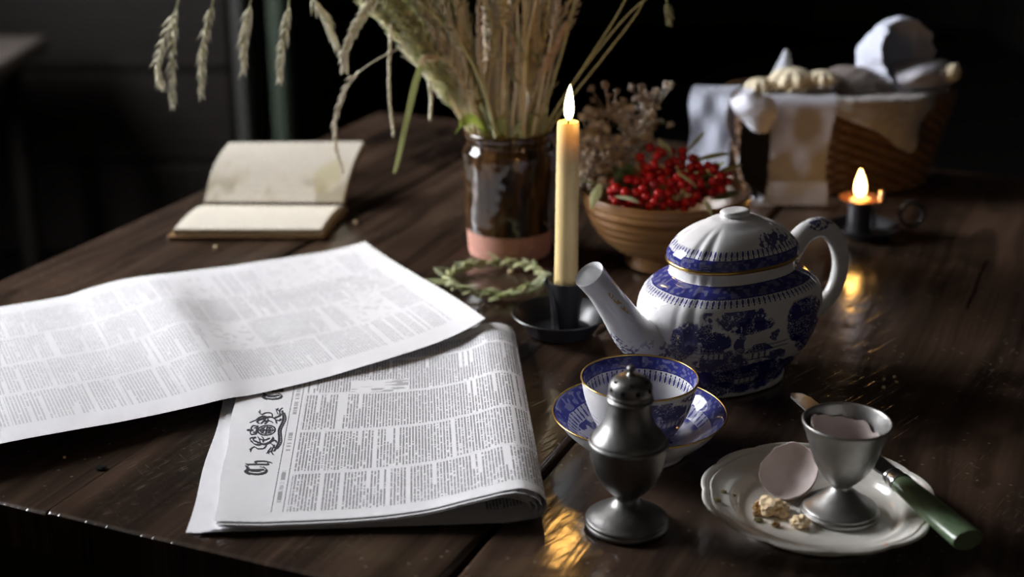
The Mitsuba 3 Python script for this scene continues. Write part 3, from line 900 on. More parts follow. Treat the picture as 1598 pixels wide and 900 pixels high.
# ------------------------------------------------------------------ the stoneware jar
jr = thing('jar', 'brown glazed stoneware jar with a bare pink clay foot, holding the dried grasses', 'jar')
gl = [(0.0425, 0.0275), (0.0432, 0.032), (0.0440, 0.060), (0.0452, 0.085), (0.0458, 0.098), (0.0450, 0.106), (0.0420, 0.1115), (0.0408, 0.1145), (0.0420, 0.118), (0.0432, 0.1215), (0.0428, 0.1255), (0.0405, 0.1265), (0.0382, 0.124), (0.0375, 0.115), (0.040, 0.105), (0.040, 0.02)]
obj('glazed_body', move(lathe(gl, 96, spl=120), (JX, JY, 0)), 'brown_glaze', jr, smooth=50)
base = [(0.001, 0.0006), (0.038, 0.0006), (0.0402, 0.002), (0.0412, 0.010), (0.0420, 0.022), (0.0424, 0.0283), (0.040, 0.0284), (0.02, 0.0284)]
obj('bare_foot', move(lathe(base, 96), (JX, JY, 0)), 'bare_clay', jr, smooth=35)

# ------------------------------------------------------------------ dried grasses, one thing to a stalk
rg = random.Random(11)


def stem_mesh(p, r0, r1):
    return tube(p, np.linspace(r0, r1, len(p)), 5)


def ear_mesh(p, n, length, rad, spread, rnd):
    """grains in alternate rows along p"""
    t, u, w = frames(p)
    b, d, ln = [], [], []
    for k in range(n):
        s = (k + 0.5) / n * (len(p) - 1)
        i = min(int(s), len(p) - 2)
        q = p[i] + (p[i + 1] - p[i]) * (s - i)
        a = (k % 3) * 2 * PI / 3 + rnd.uniform(-0.5, 0.5)
        o = math.cos(a) * u[i] + math.sin(a) * w[i]
        b.append(q)
        d.append(t[i] + spread * o)
        ln.append(length * rnd.uniform(0.8, 1.25) * (1 - 0.45 * (k / n) ** 2))
    return spindles(np.array(b), np.array(d), np.array(ln), rad, 4)


def plume_mesh(p, n, length, rad, spread, rnd, taper=0.6):
    t, u, w = frames(p)
    b, d, ln = [], [], []
    for k in range(n):
        f = rnd.random()
        s = f * (len(p) - 1.001)
        i = int(s)
        q = p[i] + (p[i + 1] - p[i]) * (s - i)
        a = rnd.uniform(0, 2 * PI)
        o = math.cos(a) * u[i] + math.sin(a) * w[i]
        b.append(q + o * 0.001)
        d.append(t[i] + spread * rnd.uniform(0.5, 1.3) * o)
        ln.append(length * rnd.uniform(0.6, 1.3) * (1 - taper * f))
    return spindles(np.array(b), np.array(d), np.array(ln), rad, 3, 0.35)


def stalk(label, group, ctrl, r0=0.0009, r1=0.0005, stem='straw', head=None, hmat='ear_pale', hfrom=0.6, n=44, leaf=None, name='grass_stalk'):
    k = thing(name, label, 'dried grass', group)
    p = dense(ctrl, n)
    obj('stem', stem_mesh(p, r0, r1), stem, k, smooth=True)
    if head:
        q = p[int(hfrom * (n - 1)):]
        if head[0] == 'ear':
            m = ear_mesh(dense(q, 40), head[1], head[2], head[3], head[4], rg)
        else:
            m = plume_mesh(dense(q, 40), head[1], head[2], head[3], head[4], rg)
        obj('seed_head', m, hmat, k, smooth=True, kind='stuff')
    if leaf:
        a, b, hw, lm = leaf
        i = int(a * (n - 1))
        pts = dense(np.vstack([p[i], p[i] + np.asarray(b[0]), p[i] + np.asarray(b[1])]), 16)
        obj('leaf', strip(pts, hw * np.sin(np.linspace(0.25, PI, 16)) + 0.0002, (0.3, 1, 0.2)), lm, k, smooth=True)
    return k


def mouth(i=0):
    a, r = rg.uniform(0, 2 * PI), 0.035 * math.sqrt(rg.random())
    return np.array([JX + r * math.cos(a), JY + r * math.sin(a), 0.108])


# hanging ears on the left, each told apart
HANG = [('longest of the two pale grass ears hanging at the far left', [(-0.305, 0.262), (-0.316, 0.20), (-0.3185, 0.160)], 0.40),
        ('shorter pale grass ear, leftmost of all over the dark wall', [(-0.303, 0.262), (-0.328, 0.205), (-0.3285, 0.178)], 0.40),
        ('pale grass ear hanging third from the left above the notebook', [(-0.272, 0.262), (-0.286, 0.215), (-0.2915, 0.170)], 0.40),
        ('pale grass ear hanging beside the grey strip on the dark wall', [(-0.238, 0.262), (-0.247, 0.225), (-0.2505, 0.192)], 0.36),
        ('pale grass ear hanging over the dim green post', [(-0.203, 0.262), (-0.212, 0.215), (-0.2165, 0.184)], 0.36),
        ('fat pale grass ear tip slanting into the top edge left of the jar', [(-0.185, 0.270), (-0.172, 0.238), (-0.163, 0.215)], 0.30)]
for lab, pts, y in HANG:
    yy = 1.36
    (x0, z0), (x1, z1), (x2, z2) = pts
    c = [mouth(), (-0.05 + 0.1 * x0, 1.385, 0.22), (-0.04 + 0.55 * x0, 1.37, 0.335), (x0 * 0.9 - 0.01, yy, z0 + 0.055), (x0, yy, z0), (x1, yy, z1), (x2, yy, z2)]
    stalk(lab, None, c, 0.0009, 0.0006, 'straw_green', ('ear', 32, 0.0165, 0.0012, 0.40), 'ear_pale', 0.70, n=60)
# the arched stalk whose ear falls in front of the notebook
stalk('arched stalk whose dark jagged ear falls in front of the notebook', None,
      [mouth(), (-0.03, 1.39, 0.175), (-0.062, 1.37, 0.2155), (-0.100, 1.36, 0.2135), (-0.145, 1.355, 0.188), (-0.163, 1.35, 0.155), (-0.166, 1.35, 0.125), (-0.161, 1.35, 0.098)], 0.0008, 0.0006, 'straw_grey', ('ear', 40, 0.012, 0.0013, 0.30), 'straw_grey', 0.55, n=60)
stalk('pale nodding cluster ear bending over at the top left of the jar', None,
      [mouth(), (-0.05, 1.385, 0.20), (-0.085, 1.37, 0.262), (-0.112, 1.36, 0.268), (-0.135, 1.355, 0.245), (-0.152, 1.35, 0.215), (-0.155, 1.35, 0.195)], 0.0009, 0.0008, 'straw', ('ear', 60, 0.0125, 0.0022, 0.55), 'ear_pale', 0.50, n=60)
stalk('straight pale ear hanging between the notebook and the jar', None,
      [mouth(), (-0.045, 1.38, 0.22), (-0.085, 1.365, 0.285), (-0.106, 1.36, 0.262), (-0.1125, 1.36, 0.22), (-0.1145, 1.355, 0.172), (-0.112, 1.355, 0.134)], 0.0009, 0.0008, 'straw', ('ear', 44, 0.012, 0.0013, 0.12), 'ear_pale', 0.60, n=60)
stalk('short pale ear hanging close to the left of the jar', None,
      [mouth(), (-0.04, 1.385, 0.18), (-0.066, 1.37, 0.212), (-0.077, 1.36, 0.195), (-0.076, 1.36, 0.165), (-0.077, 1.36, 0.148)], 0.0008, 0.0007, 'straw_green', ('ear', 24, 0.010, 0.0014, 0.15), 'ear_pale', 0.68, n=50)
# the bent green blade
k = thing('grass_stalk', 'bent green grass blade kinked downward left of the jar', 'dried grass')
pb = dense([(-0.030, 1.385, 0.13), (-0.055, 1.375, 0.17), (-0.080, 1.36, 0.196), (-0.0885, 1.355, 0.186), (-0.098, 1.352, 0.150), (-0.108, 1.350, 0.108), (-0.112, 1.350, 0.095)], 50)
obj('blade', strip(pb, np.r_[np.linspace(0.0012, 0.0034, 28), np.linspace(0.0034, 0.0014, 22)], (0.75, 0.3, 0.5), fold=0.35), 'leaf_olive', k, smooth=True)

# the pale feathery bunch leaning to the left
for i in range(30):
    f = i / 29
    top = np.array([-0.152 + 0.088 * f + rg.uniform(-0.012, 0.012), 1.37 + rg.uniform(-0.03, 0.03), 0.262 + 0.035 * f + rg.uniform(-0.02, 0.02)])
    b = np.array([-0.024 + 0.008 * f + rg.uniform(-0.006, 0.006), JY - 0.012 + rg.uniform(-0.014, 0.014), 0.105])
    mid = b * 0.5 + top * 0.5 + np.array([0.004, 0, 0.006])
    over = top + np.array([-0.035, -0.005, 0.02])
    stalk('pale green feathery grass leaning left in the dense bunch out of the jar', 'feathery grasses leaning left', [b, mid, top, over], 0.0011, 0.0007,
          ['straw_green', 'straw', 'straw_grey'][i % 3], ('plume', 300, 0.020, 0.0010, 0.42), ['ear_pale', 'straw_green', 'straw_grey', 'straw_green'][i % 4], 0.20, n=30)
# upright stalks
for i in range(60):
    b = mouth()
    f = i / 59
    x = JX + (b[0] - JX) * 1.25
    top = np.array([-0.045 + 0.115 * f + rg.uniform(-0.010, 0.010), JY - 0.012 + rg.uniform(-0.045, 0.035), rg.uniform(0.27, 0.36)])
    mid = 0.55 * np.array([x, b[1], 0.19]) + 0.45 * (b + top) / 2
    mid[2] = 0.19
    kind = i % 4
    sm = ['straw_brown', 'straw_red', 'straw', 'straw_brown'][kind] if i % 7 else 'straw_green'
    hd = [('plume', 110, 0.010, 0.0011, 0.45), ('ear', 60, 0.009, 0.0015, 0.40), ('plume', 60, 0.014, 0.0009, 0.35), ('plume', 90, 0.012, 0.0010, 0.6)][kind]
    stalk(['dark brown feathery stalk', 'rust coloured grass ear', 'straw coloured wispy stalk', 'grey brown bristly stalk'][kind] + ' standing upright in the jar', ['dark feathery', 'rust coloured', 'straw coloured', 'bristly'][kind] + ' upright stalks in the jar', [b, mid, top], rg.uniform(0.0007, 0.0015), 0.0006, sm, hd,
          ['straw_brown', 'straw_red', 'straw', 'straw_grey'][kind], rg.uniform(0.25, 0.5), n=26)
for i in range(12):
    f = i / 11
    b = np.array([JX - 0.028 + 0.056 * f + rg.uniform(-0.004, 0.004), JY - 0.020 - 0.012 * math.sin(PI * f), 0.110])
    top = np.array([-0.055 + 0.120 * f + rg.uniform(-0.008, 0.008), JY - 0.045 + rg.uniform(-0.015, 0.015), rg.uniform(0.275, 0.33)])
    mid = (b + top) / 2 + np.array([rg.uniform(-0.010, 0.010), 0.004, 0])
    stalk('pale straw at the front of the bouquet in the jar', 'pale straws at the front of the bouquet', [b, mid, top], rg.uniform(0.0010, 0.0017), 0.0008, ['straw', 'ear_pale', 'straw_green', 'straw_grey'][i % 4],
          [('ear', 46, 0.011, 0.0014, 0.45), ('plume', 150, 0.010, 0.0009, 0.7), None][i % 3], ['ear_pale', 'dried_flower', 'straw'][(i // 2) % 3], 0.42 + 0.2 * rg.random(), n=22,
          leaf=(0.30 + 0.4 * rg.random(), ((rg.uniform(-0.012, 0.012), -0.006, 0.022), (rg.uniform(-0.022, 0.022), -0.010, 0.040)), 0.0022, ['leaf_olive', 'leaf_pale'][i % 2]) if i % 2 == 0 else None)
stalk('thick rust coloured foxtail plume right of the middle of the bouquet', None, [(0.010, 1.375, 0.11), (0.020, 1.37, 0.165), (0.038, 1.36, 0.21), (0.050, 1.355, 0.236)], 0.001, 0.0008, 'straw_red',
      ('plume', 420, 0.0085, 0.0010, 0.75), 'straw_red', 0.45, n=40)
stalk('stout cream foxtail with a blunt tip at the left of the dense bunch', None, [(-0.022, 1.375, 0.11), (-0.040, 1.365, 0.165), (-0.058, 1.355, 0.199), (-0.077, 1.35, 0.205), (-0.083, 1.35, 0.199)], 0.001, 0.0008, 'straw',
      ('plume', 260, 0.007, 0.0010, 0.7), 'straw', 0.62, n=40)
stalk('yellow green broad grass blade stem curving left through the bouquet', None, [(-0.012, 1.365, 0.11), (-0.024, 1.36, 0.165), (-0.046, 1.355, 0.215), (-0.085, 1.35, 0.258)], 0.0022, 0.0012, 'straw_green', None, n=30)
stalk('yellow straw stalk standing straight near the middle of the jar', None, [(0.010, 1.36, 0.11), (0.012, 1.36, 0.18), (0.0105, 1.36, 0.28)], 0.0016, 0.0012, 'straw', None, n=24)
stalk('long thin green stem leaning far right, lower of the two', None, [(0.026, 1.39, 0.11), (0.052, 1.38, 0.155), (0.088, 1.37, 0.205), (0.118, 1.36, 0.25), (0.128, 1.36, 0.285)], 0.0012, 0.0008, 'straw_green', ('ear', 14, 0.010, 0.0014, 0.7), 'leaf_sage', 0.8, n=34)
stalk('long thin green stem leaning right, upper of the two', None, [(0.022, 1.39, 0.11), (0.042, 1.38, 0.150), (0.075, 1.37, 0.205), (0.103, 1.36, 0.255), (0.112, 1.36, 0.29)], 0.0012, 0.0008, 'straw_green', ('ear', 14, 0.010, 0.0014, 0.7), 'leaf_sage', 0.8, n=34)
stalk('nodding sprig with small pale buds at the top right of the bouquet', None, [(0.024, 1.39, 0.11), (0.055, 1.38, 0.17), (0.105, 1.365, 0.24), (0.135, 1.36, 0.263), (0.144, 1.36, 0.248), (0.1455, 1.36, 0.236)], 0.0010, 0.0007, 'straw_green',
      ('ear', 22, 0.009, 0.0022, 0.6), 'leaf_sage', 0.74, n=44)
stalk('pale grey green stem rising right beside the candle flame', None, [(0.024, 1.385, 0.11), (0.034, 1.375, 0.16), (0.050, 1.365, 0.22), (0.062, 1.36, 0.28)], 0.0014, 0.001, 'straw_green', None, n=24)
# moss and short leaves in the jar's mouth
for i in range(48):
    a = rg.uniform(-PI, 0) if i % 3 else rg.uniform(0, PI)
    r = 0.033 + rg.uniform(-0.006, 0.003)
    p0 = np.array([JX + r * math.cos(a), JY + r * math.sin(a), 0.119])
    out = np.array([math.cos(a), math.sin(a), 0])
    hgt = rg.uniform(0.010, 0.030)
    p1 = p0 + out * rg.uniform(0.001, 0.008) + np.array([0, 0, hgt])
    p2 = p1 + out * rg.uniform(0.002, 0.008) + np.array([rg.uniform(-0.010, 0.010), 0, rg.uniform(-0.004, 0.012)])
    k = thing('leaf', 'short green leaf tucked in the mouth of the brown jar', 'leaf', 'leaves in the mouth of the jar')
    pts = dense([p0, p1, p2], 12)
    obj('blade', strip(pts, rg.uniform(0.002, 0.0042) * np.sin(np.linspace(0.35, PI, 12)) + 0.0003, np.cross(out, [0, 0, 1]), fold=0.3), ['leaf_olive', 'leaf_sage', 'leaf_olive', 'leaf_pale'][i % 4], k, smooth=True)
k = thing('leaf', 'fresh green pointed leaf sticking out left over the rim of the brown jar', 'leaf')
pts = dense([(-0.022, 1.372, 0.128), (-0.036, 1.36, 0.145), (-0.047, 1.352, 0.143), (-0.054, 1.35, 0.132)], 16)
obj('blade', strip(pts, 0.0042 * np.sin(np.linspace(0.3, PI, 16)) + 0.0002, (0.4, 0.6, 0.7), fold=0.3), 'leaf_fresh', k, smooth=True)

# ------------------------------------------------------------------ tall candle in its iron chamberstick
HX, HY = 0.0415, 1.1790
h = thing('chamberstick', 'black iron chamberstick with a dished tray under the tall candle', 'candle holder')
tray = [(0.001, 0.0012), (0.027, 0.0012), (0.0295, 0.0035), (0.035, 0.0125), (0.0405, 0.0175), (0.0418, 0.0185), (0.0412, 0.0195), (0.0395, 0.0188), (0.033, 0.0135), (0.0275, 0.0058), (0.026, 0.0045), (0.001, 0.0045)]
obj('tray', move(lathe(tray, 80), (HX, HY, 0)), 'black_iron', h, smooth=30)
KX = HX + 0.0045
sock = [(0.0125, 0.0046), (0.0118, 0.010), (0.0128, 0.024), (0.0158, 0.044), (0.0172, 0.0480), (0.0170, 0.0492), (0.0155, 0.0490), (0.0118, 0.0455), (0.0108, 0.043), (0.0108, 0.012), (0.001, 0.012)]
obj('socket', move(lathe(sock, 56), (KX, HY, 0)), 'black_iron', h, smooth=30)
p = dense([(KX - 0.0150, HY - 0.004, 0.0500), (KX - 0.0168, HY - 0.005, 0.0490), (KX - 0.0140, HY - 0.0065, 0.0440), (KX - 0.0105, HY - 0.0095, 0.030), (KX - 0.0088, HY - 0.0118, 0.014), (KX - 0.0070, HY - 0.0150, 0.006)], 30)
obj('slide', tube(p, 0.0022, 8, flat=1.4), 'black_iron', h, smooth=True)
p = dense([(HX + 0.033, HY + 0.022, 0.013), (HX + 0.042, HY + 0.030, 0.022), (HX + 0.053, HY + 0.036, 0.020), (HX + 0.054, HY + 0.037, 0.010), (HX + 0.043, HY + 0.031, 0.006), (HX + 0.033, HY + 0.024, 0.010)], 30)
obj('ring_handle', tube(p, 0.0022, 8), 'black_iron', h, smooth=True)

c = thing('candle', 'tall lit yellow beeswax candle standing in the black chamberstick', 'candle')
KZ = 0.1862
body = [(0.001, 0.0125), (0.0102, 0.0125), (0.0102, 0.05), (0.0098, 0.08), (0.00955, KZ - 0.0385), (0.0095, KZ - 0.0375), (0.001, KZ - 0.0375)]
obj('wax', move(lathe(body, 48), (KX, HY, 0)), 'bees_wax', c, smooth=30)
cup = [(0.0095, KZ - 0.0376), (0.0092, KZ - 0.012), (0.0091, KZ - 0.003), (0.0089, KZ - 0.0008), (0.0083, KZ)]
obj('melting_top', move(lathe(cup, 48), (KX, HY, 0)), 'wax_wall', c, smooth=True, label='glowing hollow top of the candle')
mound = [(0.0095, KZ - 0.0370), (0.0085, KZ - 0.0290), (0.0068, KZ - 0.0185), (0.0046, KZ - 0.0095), (0.0024, KZ - 0.0045), (0.0001, KZ - 0.0030)]
obj('wax_mound', move(lathe(mound, 40), (KX, HY, 0)), 'bees_wax', c, smooth=True)
obj('wick', tube(dense([(KX, HY, KZ - 0.0375), (KX, HY, KZ - 0.004), (KX + 0.0004, HY, KZ + 0.003), (KX + 0.0012, HY, KZ + 0.0055)], 14), 0.0008, 6), 'charred_wick', c, smooth=True)


def flame_mesh(r, hh, lean=0.0):
    pr = [(0.05, 0.0), (0.55, 0.05), (0.88, 0.16), (1.0, 0.30), (0.93, 0.46), (0.70, 0.66), (0.38, 0.85), (0.12, 0.96), (0.0, 1.0)]
    m = lathe([(a * r, b * hh) for a, b in pr], 28, spl=36)
    v = np.array(m.vertices)
    v[:, 0] += lean * (v[:, 2] / hh) ** 2
    m.vertices = v
    return m


def flame(parent, x, y, z, r, hh, lean, power=1.0):
    obj('flame', move(flame_mesh(r, hh, lean), (x, y, z)), 'flame_core', parent, smooth=True, label='yellow flame',
        emitter={'type': 'area', 'radiance': {'type': 'rgb', 'value': [power * q for q in FLAME]}})


flame(c, KX + 0.0004, HY, KZ + 0.0010, 0.0042, 0.0300, 0.0008, 0.62)

# ------------------------------------------------------------------ candle stub in its holder behind the teapot
SX, SY = 0.3585, 1.4560
h = thing('chamberstick', 'small black chamberstick with copper rim and ring handle, behind the teapot', 'candle holder')
tray = [(0.001, 0.001), (0.026, 0.001), (0.031, 0.006), (0.036, 0.0095), (0.0362, 0.0108), (0.034, 0.0104), (0.030, 0.0075), (0.025, 0.003), (0.001, 0.003)]
obj('tray', move(lathe(tray, 64), (SX + 0.006, SY, 0)), 'black_iron', h, smooth=30)
sock = [(0.0135, 0.0031), (0.0118, 0.008), (0.0120, 0.020), (0.0128, 0.0335), (0.0150, 0.0355)]
obj('socket', move(lathe(sock, 48), (SX, SY, 0)), 'black_iron', h, smooth=30)
rim = [(0.0150, 0.0355), (0.0215, 0.0385), (0.0220, 0.0395), (0.0205, 0.0395), (0.0130, 0.0372), (0.0115, 0.0345), (0.0112, 0.025), (0.001, 0.025)]
obj('drip_rim', move(lathe(rim, 48), (SX, SY, 0)), 'copper_rim', h, smooth=30, label='copper drip rim')
p = dense([(SX + 0.0205, SY - 0.004, 0.0480), (SX + 0.0195, SY - 0.004, 0.0400), (SX + 0.0150, SY - 0.004, 0.0300), (SX + 0.0148, SY - 0.004, 0.010)], 20)
obj('slide', tube(p, np.r_[np.linspace(0.0044, 0.0034, 8), np.linspace(0.0024, 0.0020, 12)], 10, flat=0.5), 'steel', h, smooth=True)
th = np.linspace(0, 2 * PI, 33)
obj('ring_handle', tube(np.stack([SX + 0.0535 + 0.0125 * np.cos(th), np.full(33, SY - 0.002), 0.0225 + 0.0125 * np.sin(th)], 1), 0.0022, 8), 'black_iron', h, smooth=True)
c = thing('candle', 'burnt down candle stub with a large flame behind the teapot', 'candle')
obj('wax', move(lathe([(0.001, 0.0252), (0.0108, 0.0252), (0.0108, 0.037), (0.0095, 0.0385), (0.006, 0.0372), (0.001, 0.0372)], 32), (SX, SY, 0)), 'bees_wax', c, smooth=30)
obj('wick', tube(np.array([(SX, SY, 0.0370), (SX, SY, 0.042), (SX - 0.0008, SY, 0.0455)]), 0.0008, 6), 'charred_wick', c, smooth=True)
flame(c, SX - 0.0010, SY, 0.0400, 0.0062, 0.0305, -0.0012, 0.18)

# ------------------------------------------------------------------ turned wooden bowl
WX, WY = 0.1478, 1.3647
w = thing('bowl', 'turned wooden bowl with ringed side, heaped with red berries and dried flowers', 'bowl')
outp = [(0.001, 0.0012), (0.034, 0.0012), (0.0365, 0.003), (0.0365, 0.0085), (0.0345, 0.0115), (0.045, 0.0165), (0.060, 0.028), (0.0700, 0.040), (0.0765, 0.052), (0.0803, 0.063), (0.0818, 0.0715), (0.0822, 0.0752), (0.0805, 0.0768), (0.0782, 0.0750), (0.0768, 0.066), (0.0715, 0.050), (0.058, 0.032), (0.040, 0.020), (0.001, 0.016)]
prof = dense(outp, 260)
mask = (prof[:, 1] > 0.018) & (np.arange(260) < 160)
prof[mask, 0] += 0.00055 * np.sin(prof[mask, 1] * 2 * PI / 0.0085) ** 3
obj('body', move(lathe(prof, 120), (WX, WY, 0)), 'turned_wood', w, smooth=35)

rb = random.Random(5)
BSPH = {s: mikit.ply(ico(1.0, 2), s, smooth=True) for s in ('berry_red', 'berry_deep')}
BERRY = [((0.108, 1.325, 0.084), 'cluster of red berries nearest the candle in the wooden bowl'), ((0.135, 1.318, 0.086), 'front middle cluster of red berries hanging at the wooden bowl rim'),
         ((0.160, 1.322, 0.084), 'cluster of red berries at the front right of the wooden bowl'), ((0.138, 1.345, 0.106), 'highest cluster of red berries on top of the heap in the bowl'),
         ((0.163, 1.350, 0.100), 'cluster of red berries just under the pale leaves in the bowl'), ((0.187, 1.338, 0.092), 'rightmost cluster of red berries in the bowl')]
done = []
for (cx, cy, cz), lab in BERRY:
    k = thing('berry_sprig', lab, 'berries')
    top = np.array([cx, cy + 0.018, cz - 0.014])
    obj('stem', tube(dense([(cx, cy + 0.035, cz - 0.022), top, (cx, cy + 0.002, cz)], 12), 0.0011, 5), 'straw_green', k, smooth=True)
    n = 0
    for _ in range(700):
        if n >= 19:
            break
        v = np.array([rb.gauss(0, 1), rb.gauss(0, 1), rb.gauss(0, 1)])
        v /= np.linalg.norm(v)
        q = np.array([cx, cy, cz]) + v * np.array([0.0185, 0.015, 0.0165]) * rb.uniform(0.75, 1.0)
        r = rb.uniform(0.0040, 0.0048)
        if v[1] > 0.6 or any(np.linalg.norm(q - o) < r + s - 0.0006 for o, s in done):
            continue
        if q[2] < 0.079 and math.hypot(q[0] - WX, q[1] - WY) > 0.074 - r:
            continue
        done.append((q, r))
        kk = key_for('berry', k)
        scene[kk] = {**BSPH['berry_red' if rb.random() < 0.72 else 'berry_deep'], 'to_world': T().translate(q.tolist()).scale(r)}
        n += 1


def leaf_mesh(p0, direc, length, half, up=(0, 0, 1), curl=0.15, n=9):
    d = np.asarray(direc, float)
    d /= np.linalg.norm(d)
    s = np.linspace(0, 1, n)
    p = np.asarray(p0) + d * (s * length)[:, None] + np.asarray(up, float) * (curl * length * np.sin(PI * s * 0.8))[:, None]
    return strip(p, half * np.sin(np.linspace(0.12, PI, n)) ** 0.8 + 0.0002, np.cross(d, up), fold=0.3)


# dried brown flower sprigs at the back and left of the bowl
FL_C = [((0.075, 1.372, 0.128), 'dried beige flower sprig closest to the candle in the bowl'), ((0.094, 1.380, 0.152), 'tallest dried beige flower sprig at the back of the bowl'),
        ((0.092, 1.352, 0.112), 'low cream dried flower sprig at the left of the bowl'), ((0.117, 1.395, 0.125), 'dark dried flower sprig behind the red berries'),
        ((0.134, 1.400, 0.148), 'dried brown flower sprig rising behind the berries, right of the tallest'), ((0.070, 1.345, 0.098), 'small dried flower sprig beside the candle at the bowl rim')]
for j, ((cx, cy, cz), lab) in enumerate(FL_C):
    k = thing('dried_flower', lab, 'dried flowers')
    root = np.array([WX - 0.03 + 0.02 * (j % 3), WY + 0.01, 0.045])
    obj('stem', tube(dense([root, (root + np.array([cx, cy, cz])) / 2 + np.array([0, 0, 0.012]), (cx, cy, cz)], 14), 0.0011, 5), 'straw_brown', k, smooth=True)
    for i in range(42):
        g3 = [max(-1.7, min(1.7, rb.gauss(0, 1))) for _ in range(3)]
        q = np.array([cx, cy, cz]) + np.array([g3[0] * 0.0115, g3[1] * 0.0085, g3[2] * 0.0125])
        r = rb.uniform(0.0020, 0.0046)
        nb = 16
        dd = np.array([[rb.gauss(0, 1), rb.gauss(0, 1), rb.gauss(0, 1) + 0.4] for _ in range(nb)])
        dd /= np.linalg.norm(dd, axis=1, keepdims=True)
        fm = cat_([lump(q, r * 0.55, i + 17 * j, 1), tube(dense([np.array([cx, cy, cz - 0.010]), np.array([cx, cy, cz]) * 0.4 + q * 0.6 - [0, 0, 0.004], q], 6), 0.0004, 4), spindles(np.repeat(q[None], nb, 0), dd, r * 1.15, r * 0.42, 4, 0.6)])
        obj('flower_head', fm, 'dried_flower' if rb.random() < 0.68 else 'dried_flower_dark', k, smooth=True)
    for i in range(3):
        a = rb.uniform(0, 2 * PI)
        obj('leaf', leaf_mesh((cx, cy, cz - 0.02), (math.cos(a), -abs(math.sin(a)), 0.2), 0.022, 0.004), 'leaf_dark', k, smooth=True)
# leaves of the bowl
LF = [((0.150, 1.345, 0.112), (-0.5, -0.5, 0.7), 0.022, 0.0045, 'leaf_pale', 'pale curled leaf on top of the berries, left of its pair'),
      ((0.163, 1.345, 0.116), (0.55, -0.3, 0.7), 0.022, 0.0050, 'leaf_pale', 'pale upright leaf above the berries, by the hanging cloth'),
      ((0.172, 1.342, 0.110), (0.8, -0.3, 0.15), 0.028, 0.0060, 'leaf_olive', 'olive leaf behind the rightmost berries'),
      ((0.190, 1.345, 0.096), (0.7, -0.35, 0.25), 0.024, 0.0075, 'leaf_sage', 'round sage leaf at the right end of the bowl'),
      ((0.152, 1.312, 0.106), (0.6, -0.5, -0.45), 0.021, 0.0022, 'straw_green', 'thin straw coloured leaf lying over the berries'),
      ((0.176, 1.300, 0.084), (0.25, -0.6, -0.5), 0.018, 0.0020, 'straw_green', 'thin stem end hanging over the bowl rim at the right'),
      ((0.082, 1.318, 0.094), (-0.25, -0.6, -0.55), 0.026, 0.0034, 'leaf_pale', 'pale leaf dropping over the left rim of the bowl'),
      ((0.080, 1.330, 0.090), (-0.7, -0.4, 0.1), 0.026, 0.0040, 'leaf_sage', 'grey green leaf pointing at the candle from the bowl'),
      ((0.095, 1.310, 0.084), (0.5, -0.6, -0.05), 0.026, 0.0034, 'leaf_sage', 'grey green leaf lying along the left front rim of the bowl'),
      ((0.098, 1.330, 0.086), (0.2, -0.5, 0.6), 0.030, 0.0065, 'leaf_dark', 'dark leaf between the dried flowers and the berries'),
      ((0.112, 1.335, 0.084), (-0.5, -0.5, 0.7), 0.028, 0.0060, 'leaf_dark', 'dark leaf left of the nearest berry cluster')]
for p0, d, ln, hw, mt, lab in LF:
    k = thing('leaf', lab, 'leaf')
    obj('blade', leaf_mesh(p0, d, ln * 1.25, hw * 1.5), mt, k, smooth=True)

for i in range(22):
    a = rb.uniform(-0.9, 1.9)
    r = rb.uniform(0.030, 0.054)
    p0 = (WX + r * math.cos(a), WY + r * math.sin(a), 0.066 + rb.uniform(0, 0.012))
    d = (math.cos(a) * 0.6 + rb.uniform(-0.7, 0.7), math.sin(a) * 0.3 - 0.3 + rb.uniform(-0.5, 0.5), rb.uniform(0.0, 0.5))
    k = thing('leaf', 'dark leaf among those filling the bowl behind and right of the berries', 'leaf', 'leaves filling the bowl behind the berries')
    obj('blade', leaf_mesh(p0, d, rb.uniform(0.020, 0.030), rb.uniform(0.007, 0.011)), ['leaf_dark', 'leaf_olive', 'leaf_dark'][i % 3], k, smooth=True)

# ------------------------------------------------------------------ ring of herb leaves on the table
hb = thing('herb_garland', 'small twisted ring of pale green dried leaves lying before the jar', 'herb garland')
GX, GY = -0.0160, 1.3020
th = np.linspace(0, 2 * PI, 70)
for ph in (0.0, PI):
    ring = np.stack([GX + (0.045 + 0.0035 * np.cos(9 * th + ph)) * np.cos(th), GY + (0.044 + 0.0035 * np.cos(9 * th + ph)) * np.sin(th), 0.0066 + 0.003 * np.sin(9 * th + ph)], 1)
    obj('stem', tube(ring, 0.0016, 6), 'straw_green', hb, smooth=True)
rh = random.Random(8)
for i in range(46):
    a = i / 46 * 2 * PI + rh.uniform(-0.05, 0.05)
    p0 = np.array([GX + 0.045 * math.cos(a), GY + 0.044 * math.sin(a), 0.0075])
    tang = np.array([-math.sin(a), math.cos(a), 0]) * (1 if i % 3 else -1)
    rad = np.array([math.cos(a), math.sin(a), 0])
    d = tang + rad * rh.uniform(-0.5, 0.6) + np.array([0, 0, rh.uniform(-0.15, 0.35)])
    obj('leaf', leaf_mesh(p0, d, rh.uniform(0.014, 0.027), rh.uniform(0.0018, 0.0036), curl=0.08), ['leaf_pale', 'leaf_sage', 'leaf_sage', 'leaf_olive'][rh.randrange(4)], hb, smooth=True)
for p0, d in (((-0.058, 1.298, 0.006), (-1, -0.1, 0.02)), ((-0.055, 1.290, 0.007), (-0.9, -0.5, 0.1)), ((0.020, 1.285, 0.008), (1, 0.1, 0.1)), ((-0.010, 1.262, 0.006), (-0.4, -0.9, 0.0)), ((0.004, 1.266, 0.006), (-0.7, -0.6, 0.0))):
    obj('leaf', leaf_mesh(p0, d, 0.026, 0.0042, curl=0.05), 'leaf_pale', hb, smooth=True)

